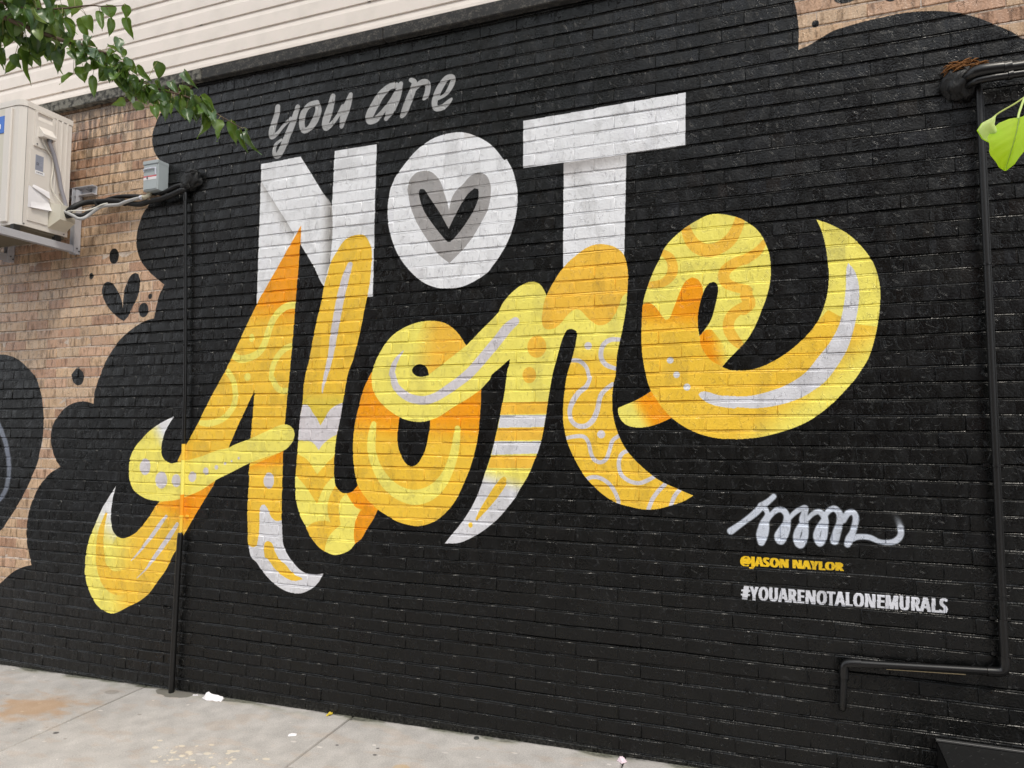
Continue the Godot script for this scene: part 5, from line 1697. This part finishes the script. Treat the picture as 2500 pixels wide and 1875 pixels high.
	# and along the rest of the branch
	for k in 84:
		var p: Vector3 = axes[20 + rng.randi() % 44]
		var base := p + Vector3(rng.randfn(0, 0.018), rng.randfn(-0.008, 0.02), rng.randfn(0, 0.022))
		var len_ := rng.randf_range(0.045, 0.075)
		var dir := Vector3(rng.randfn(0.1, 0.5), -1.0, rng.randfn(0, 0.5)).normalized()
		place.call(base, base + dir * len_, len_ * rng.randf_range(0.45, 0.75), Vector3(rng.randf_range(-0.5, 1.0), rng.randf_range(0.0, 1.0), rng.randf_range(0.1, 1.0)), rng.randi() % 5)
	# the crown above and behind the viewer
	var mm := MultiMesh.new()
	mm.transform_format = MultiMesh.TRANSFORM_3D
	mm.mesh = shapes[0]
	mm.instance_count = 2600
	for k in mm.instance_count:
		var d := Vector3(rng.randfn(0, 1), rng.randfn(0, 1), rng.randfn(0, 1)).normalized() * pow(rng.randf(), 0.45)
		var hub: Vector3 = [Vector3(-2.0, 5.4, 3.9), Vector3(-3.8, 5.5, 3.5), Vector3(-2.8, 6.4, 3.0), Vector3(-2.9, 5.0, 4.2)][k % 4]
		var p := hub + d * Vector3(1.15, 0.95, 1.05)
		var dn := Vector3(rng.randfn(0, 0.5), -1.0, rng.randfn(0, 0.5)).normalized() * rng.randf_range(0.07, 0.10)
		mm.set_instance_transform(k, leaf_basis(p + o, p + dn + o, 0.06, Vector3(rng.randfn(0, 1), rng.randf(), rng.randfn(0, 1))))
	var cr := MultiMeshInstance3D.new()
	cr.name = "crown"
	cr.multimesh = mm
	cr.material_override = inks[0]
	cr.set_meta("kind", "stuff")
	t.add_child(cr, true)
	var s := part("leaf_stalks", done(stems), mat(Color(0.52, 0.50, 0.28), 0.6), t, o)
	s.set_meta("kind", "stuff")


func build_near_twig():
	var t := thing("leafy_twig", "bright yellow-green leaves on a twig close to the viewer at the right edge", "twig", Vector3(0.40, 2.03, 2.03))
	var o := -t.position
	var m := mat(Color(0.72, 0.84, 0.14), 0.4)
	m.backlight_enabled = true
	m.backlight = Color(0.75, 0.95, 0.12)
	var pale := mat(Color(0.86, 0.90, 0.60), 0.4)
	pale.backlight_enabled = true
	pale.backlight = Color(0.8, 0.9, 0.45)
	part("twig", tube_mesh([Vector3(0.95, 2.42, 1.75), Vector3(0.72, 2.28, 1.85), Vector3(0.56, 2.14, 1.94), Vector3(0.461, 2.053, 1.999)], [0.006, 0.004, 0.0022], 8, 5), mat(Color(0.40, 0.36, 0.25), 0.8), t, o)
	part("stalk", tube_mesh([Vector3(0.461, 2.053, 1.999), Vector3(0.40, 2.010, 2.045), Vector3(0.372, 1.988, 2.068), Vector3(0.348, 1.971, 2.086), Vector3(0.333, 1.957, 2.100)], [0.0013, 0.0011], 7, 5), mat(Color(0.62, 0.66, 0.30), 0.6), t, o)
	part("stalk", tube_mesh([Vector3(0.461, 2.053, 1.999), Vector3(0.405, 2.027, 2.070), Vector3(0.381, 1.992, 2.087), Vector3(0.368, 1.965, 2.100), Vector3(0.361, 1.948, 2.112)], [0.0017, 0.0014], 7, 5), pale, t, o)
	# the broad blade, hanging, seen nearly face on
	var st := begin(0)
	var n := 14
	var at := func(i: int, j: int) -> Vector3:
		var u := float(i) / n
		var w := 0.029 * pow(sin(PI * pow(clampf(u * 0.985 + 0.015, 0.0, 1.0), 0.66)), 0.62)
		var s := j / 4.0
		var side := 0.0012 * sin(u * 19.0 + s * 2.0) * absf(s)
		var vein := 0.0006 * sin(u * 34.0 - absf(s) * 9.0)
		return Vector3(s * w - 0.011 * u * u + side, -0.078 * u, 0.009 * absf(s) * w / 0.029 + vein + 0.007 * sin(u * 3.0))
	for i in n:
		for j in range(-4, 4):
			quad(st, at.call(i + 1, j), at.call(i + 1, j + 1), at.call(i, j + 1), at.call(i, j))
	var big := part("leaf", done(st), m, t)
	var base := Vector3(0.3635, 1.950, 2.112)
	var b := leaf_basis(base, base + Vector3(-0.012, -0.078, 0.012), 1.0, (CAM_POS - base).normalized() + Vector3(-0.25, 0.15, 0.0))
	big.transform = Transform3D(b.basis.orthonormalized(), base + o)
	part("midrib", tube_mesh([Vector3(0, 0, 0.0015), Vector3(-0.001, -0.028, 0.0065), Vector3(-0.005, -0.055, 0.0075), Vector3(-0.0105, -0.076, 0.003)], [0.0008, 0.0004], 6, 5), mat(Color(0.50, 0.62, 0.18), 0.5), big)
	# the folded one beside it, showing its pale underside
	var lft := [Vector2(0, 0), Vector2(-0.010, -0.005), Vector2(-0.0172, -0.0155), Vector2(-0.0105, -0.0280), Vector2(0.0025, -0.0350), Vector2(0.0125, -0.0365)]
	var rgt := [Vector2(0.0015, -0.0005), Vector2(0.0008, -0.006), Vector2(-0.0005, -0.0125), Vector2(0.0030, -0.0200), Vector2(0.0085, -0.0275), Vector2(0.0130, -0.0355)]
	for side in 2:
		var cs := begin(0)
		for i in 5:
			for j in 4:
				var pts := []
				for d in [[1, 0], [1, 1], [0, 1], [0, 0]]:
					var v: float = (j + d[1]) / 4.0
					var l: Vector2 = lft[i + d[0]]
					var r: Vector2 = rgt[i + d[0]]
					var q := l.lerp(r, v if side == 0 else 0.55 * v)
					pts.append(Vector3(q.x, q.y, 0.007 * sin(PI * v) * (1.0 if side == 0 else -0.4) + (0.010 * v if side == 0 else -0.002)))
				quad(cs, pts[0], pts[1], pts[2], pts[3])
		var cl := part("leaf", done(cs), pale if side == 0 else m, t)
		cl.transform = Transform3D(Basis.from_euler(Vector3(0.0, 0.34, 0.0)), Vector3(0.331, 1.957, 2.102) + o)


# ---------------------------------------------------------------- litter
func crumple(size: Vector3, seed_: int, folds := 5) -> ArrayMesh:
	var nz := FastNoiseLite.new()
	nz.seed = seed_
	nz.frequency = 0.9
	nz.noise_type = FastNoiseLite.TYPE_CELLULAR
	nz.cellular_return_type = FastNoiseLite.RETURN_DISTANCE2_SUB
	var st := begin()
	var at := func(i: int, j: int) -> Vector3:
		var u := i / 8.0 - 0.5
		var v := j / 6.0 - 0.5
		var edge := clampf((0.5 - maxf(absf(u), absf(v))) * 4.0, 0.0, 1.0)
		var hgt := 0.15 + 0.85 * absf(nz.get_noise_2d(u * folds, v * folds))
		return Vector3(u * size.x * (1.0 + 0.25 * nz.get_noise_2d(v * 6.0, 3.0)), size.y * hgt * edge + 0.001, v * size.z * (1.0 + 0.3 * nz.get_noise_2d(u * 6.0, 9.0)))
	for i in 8:
		for j in 6:
			quad(st, at.call(i, j + 1), at.call(i + 1, j + 1), at.call(i + 1, j), at.call(i, j))
	return done(st)


func tissue_mesh() -> ArrayMesh:
	# a used tissue, folded into a low ridge with one pointed end
	var prof := [0.003, 0.016, 0.040, 0.043, 0.036, 0.031, 0.033, 0.030, 0.024, 0.020]
	var r := RandomNumberGenerator.new()
	r.seed = 12
	var pts := []
	for i in prof.size():
		var u := float(i) / (prof.size() - 1)
		var dep := 0.030 * (0.25 + minf(1.0, u * 3.0))
		var row := []
		for j in 6:
			var v := j / 5.0
			var hgt: float = prof[i] * [0.02, 0.55, 1.0, 0.82, 0.45, 0.03][j]
			row.append(Vector3(-0.068 + 0.136 * u + r.randf_range(-0.003, 0.003), maxf(0.0008, hgt + r.randf_range(-0.003, 0.003)), dep * (0.5 - v) + r.randf_range(-0.003, 0.003)))
		pts.append(row)
	var st := begin()
	for i in prof.size() - 1:
		for j in 5:
			quad(st, pts[i][j], pts[i + 1][j], pts[i + 1][j + 1], pts[i][j + 1])
	for j in range(1, 4):
		quad(st, pts[-1][0], pts[-1][5], pts[-1][j + 1], pts[-1][j])
	return done(st)


func litter(called: String, label: String, category: String, mesh: Mesh, m: Material, x: float, z: float, turn: float):
	var o := part(numbered(called), mesh, m, self, Vector3(x, ground_y(x, z), z))
	o.rotation.y = turn
	tag(o, label, category)


func build_litter():
	litter("paper_tissue", "crumpled white tissue on the pavement against the black wall, right of the slim pipe", "tissue", tissue_mesh(), mats.paper, -2.945, 0.045, 0.15)
	litter("paper_scrap", "small flat white paper scrap on the pavement near the second slab joint", "paper scrap", crumple(Vector3(0.050, 0.007, 0.034), 11, 3), mats.paper, -2.211, 0.277, 0.5)
	litter("candy_wrapper", "small crumpled white and pink wrapper in the slab joint at the bottom of the view", "wrapper", crumple(Vector3(0.042, 0.022, 0.046), 17), mat(Color(0.93, 0.84, 0.88), 0.4), -0.574, 0.045, 0.9)
	var yl := mat(Color(0.80, 0.70, 0.22), 0.6)
	var lf := part(numbered("fallen_leaf"), leaf_mesh(60), yl, self)
	lf.transform = Transform3D(Basis(Vector3(0.03, 0, 0.01), Vector3(0.01, 0.004, -0.045), Vector3(0, 0.045, 0)), Vector3(-2.165, ground_y(-2.165, 0.02) + 0.006, 0.0))
	tag(lf, "small yellow fallen leaf on the pavement at the foot of the wall", "leaf")
	litter("bottle_cap", "dull metal bottle cap on the pavement close to the wall", "bottle cap", tube_mesh([Vector3(0, 0.0005, 0), Vector3(0, 0.006, 0)], [0.014, 0.0125], 18), mat(Color(0.35, 0.36, 0.35), 0.4, 0.5), -1.300, 0.036, 0.0)
	litter("cigarette_end", "white cigarette end lying beside the wet patch under the slim pipe", "cigarette end", tube_mesh([Vector3(-0.014, 0.004, 0), Vector3(0.014, 0.004, 0.004)], [0.0038, 0.0038], 8), mats.paper, -3.085, 0.030, 0.5)


# ---------------------------------------------------------------- the other side of the street
func build_far_side():
	var looks := [[-19.0, -9.5, 10.2, Color(0.56, 0.36, 0.30), "dull red brick row house across the street"], [-9.5, 0.2, 9.4, Color(0.62, 0.55, 0.47), "tan brick row house across the street"], [0.2, 10.4, 10.8, Color(0.50, 0.35, 0.30), "brown brick row house across the street, tallest of the row"]]
	for k in looks.size():
		var q: Array = looks[k]
		var z := 17.0
		var t := thing("row_house", q[4], "house", Vector3((q[0] + q[1]) * 0.5, -0.3, z))
		var o := -t.position
		part("wall", box_mesh(Vector3(q[0] + 0.01, -0.8, z), Vector3(q[1] - 0.01, q[2], z + 9.0), 0.02), mat(q[3], 0.9), t, o)
		part("cornice", box_mesh(Vector3(q[0], q[2] - 0.5, z - 0.35), Vector3(q[1], q[2] + 0.1, z - 0.003), 0.04), mat(Color(0.35, 0.30, 0.27), 0.8), t, o)
		for f in 3:
			for c in 4:
				if f == 0 and c == 1:
					continue
				var x: float = q[0] + 1.4 + c * 2.25
				var y := 0.9 + f * 3.05
				var fr := part("window", box_mesh(Vector3(x - 0.55, y, z - 0.06), Vector3(x + 0.55, y + 1.7, z - 0.003), 0.01), mat(Color(0.80, 0.79, 0.76), 0.6), t, o)
				part("pane", box_mesh(Vector3(x - 0.47, y + 0.08, z - 0.066), Vector3(x + 0.47, y + 1.62, z - 0.0605), 0.002), mat(Color(0.10, 0.11, 0.12), 0.08), fr)
		part("door", box_mesh(Vector3(q[0] + 3.15, -0.3, z - 0.05), Vector3(q[0] + 4.15, 1.95, z - 0.003), 0.01), mat(Color(0.16, 0.13, 0.12), 0.5), t, o)
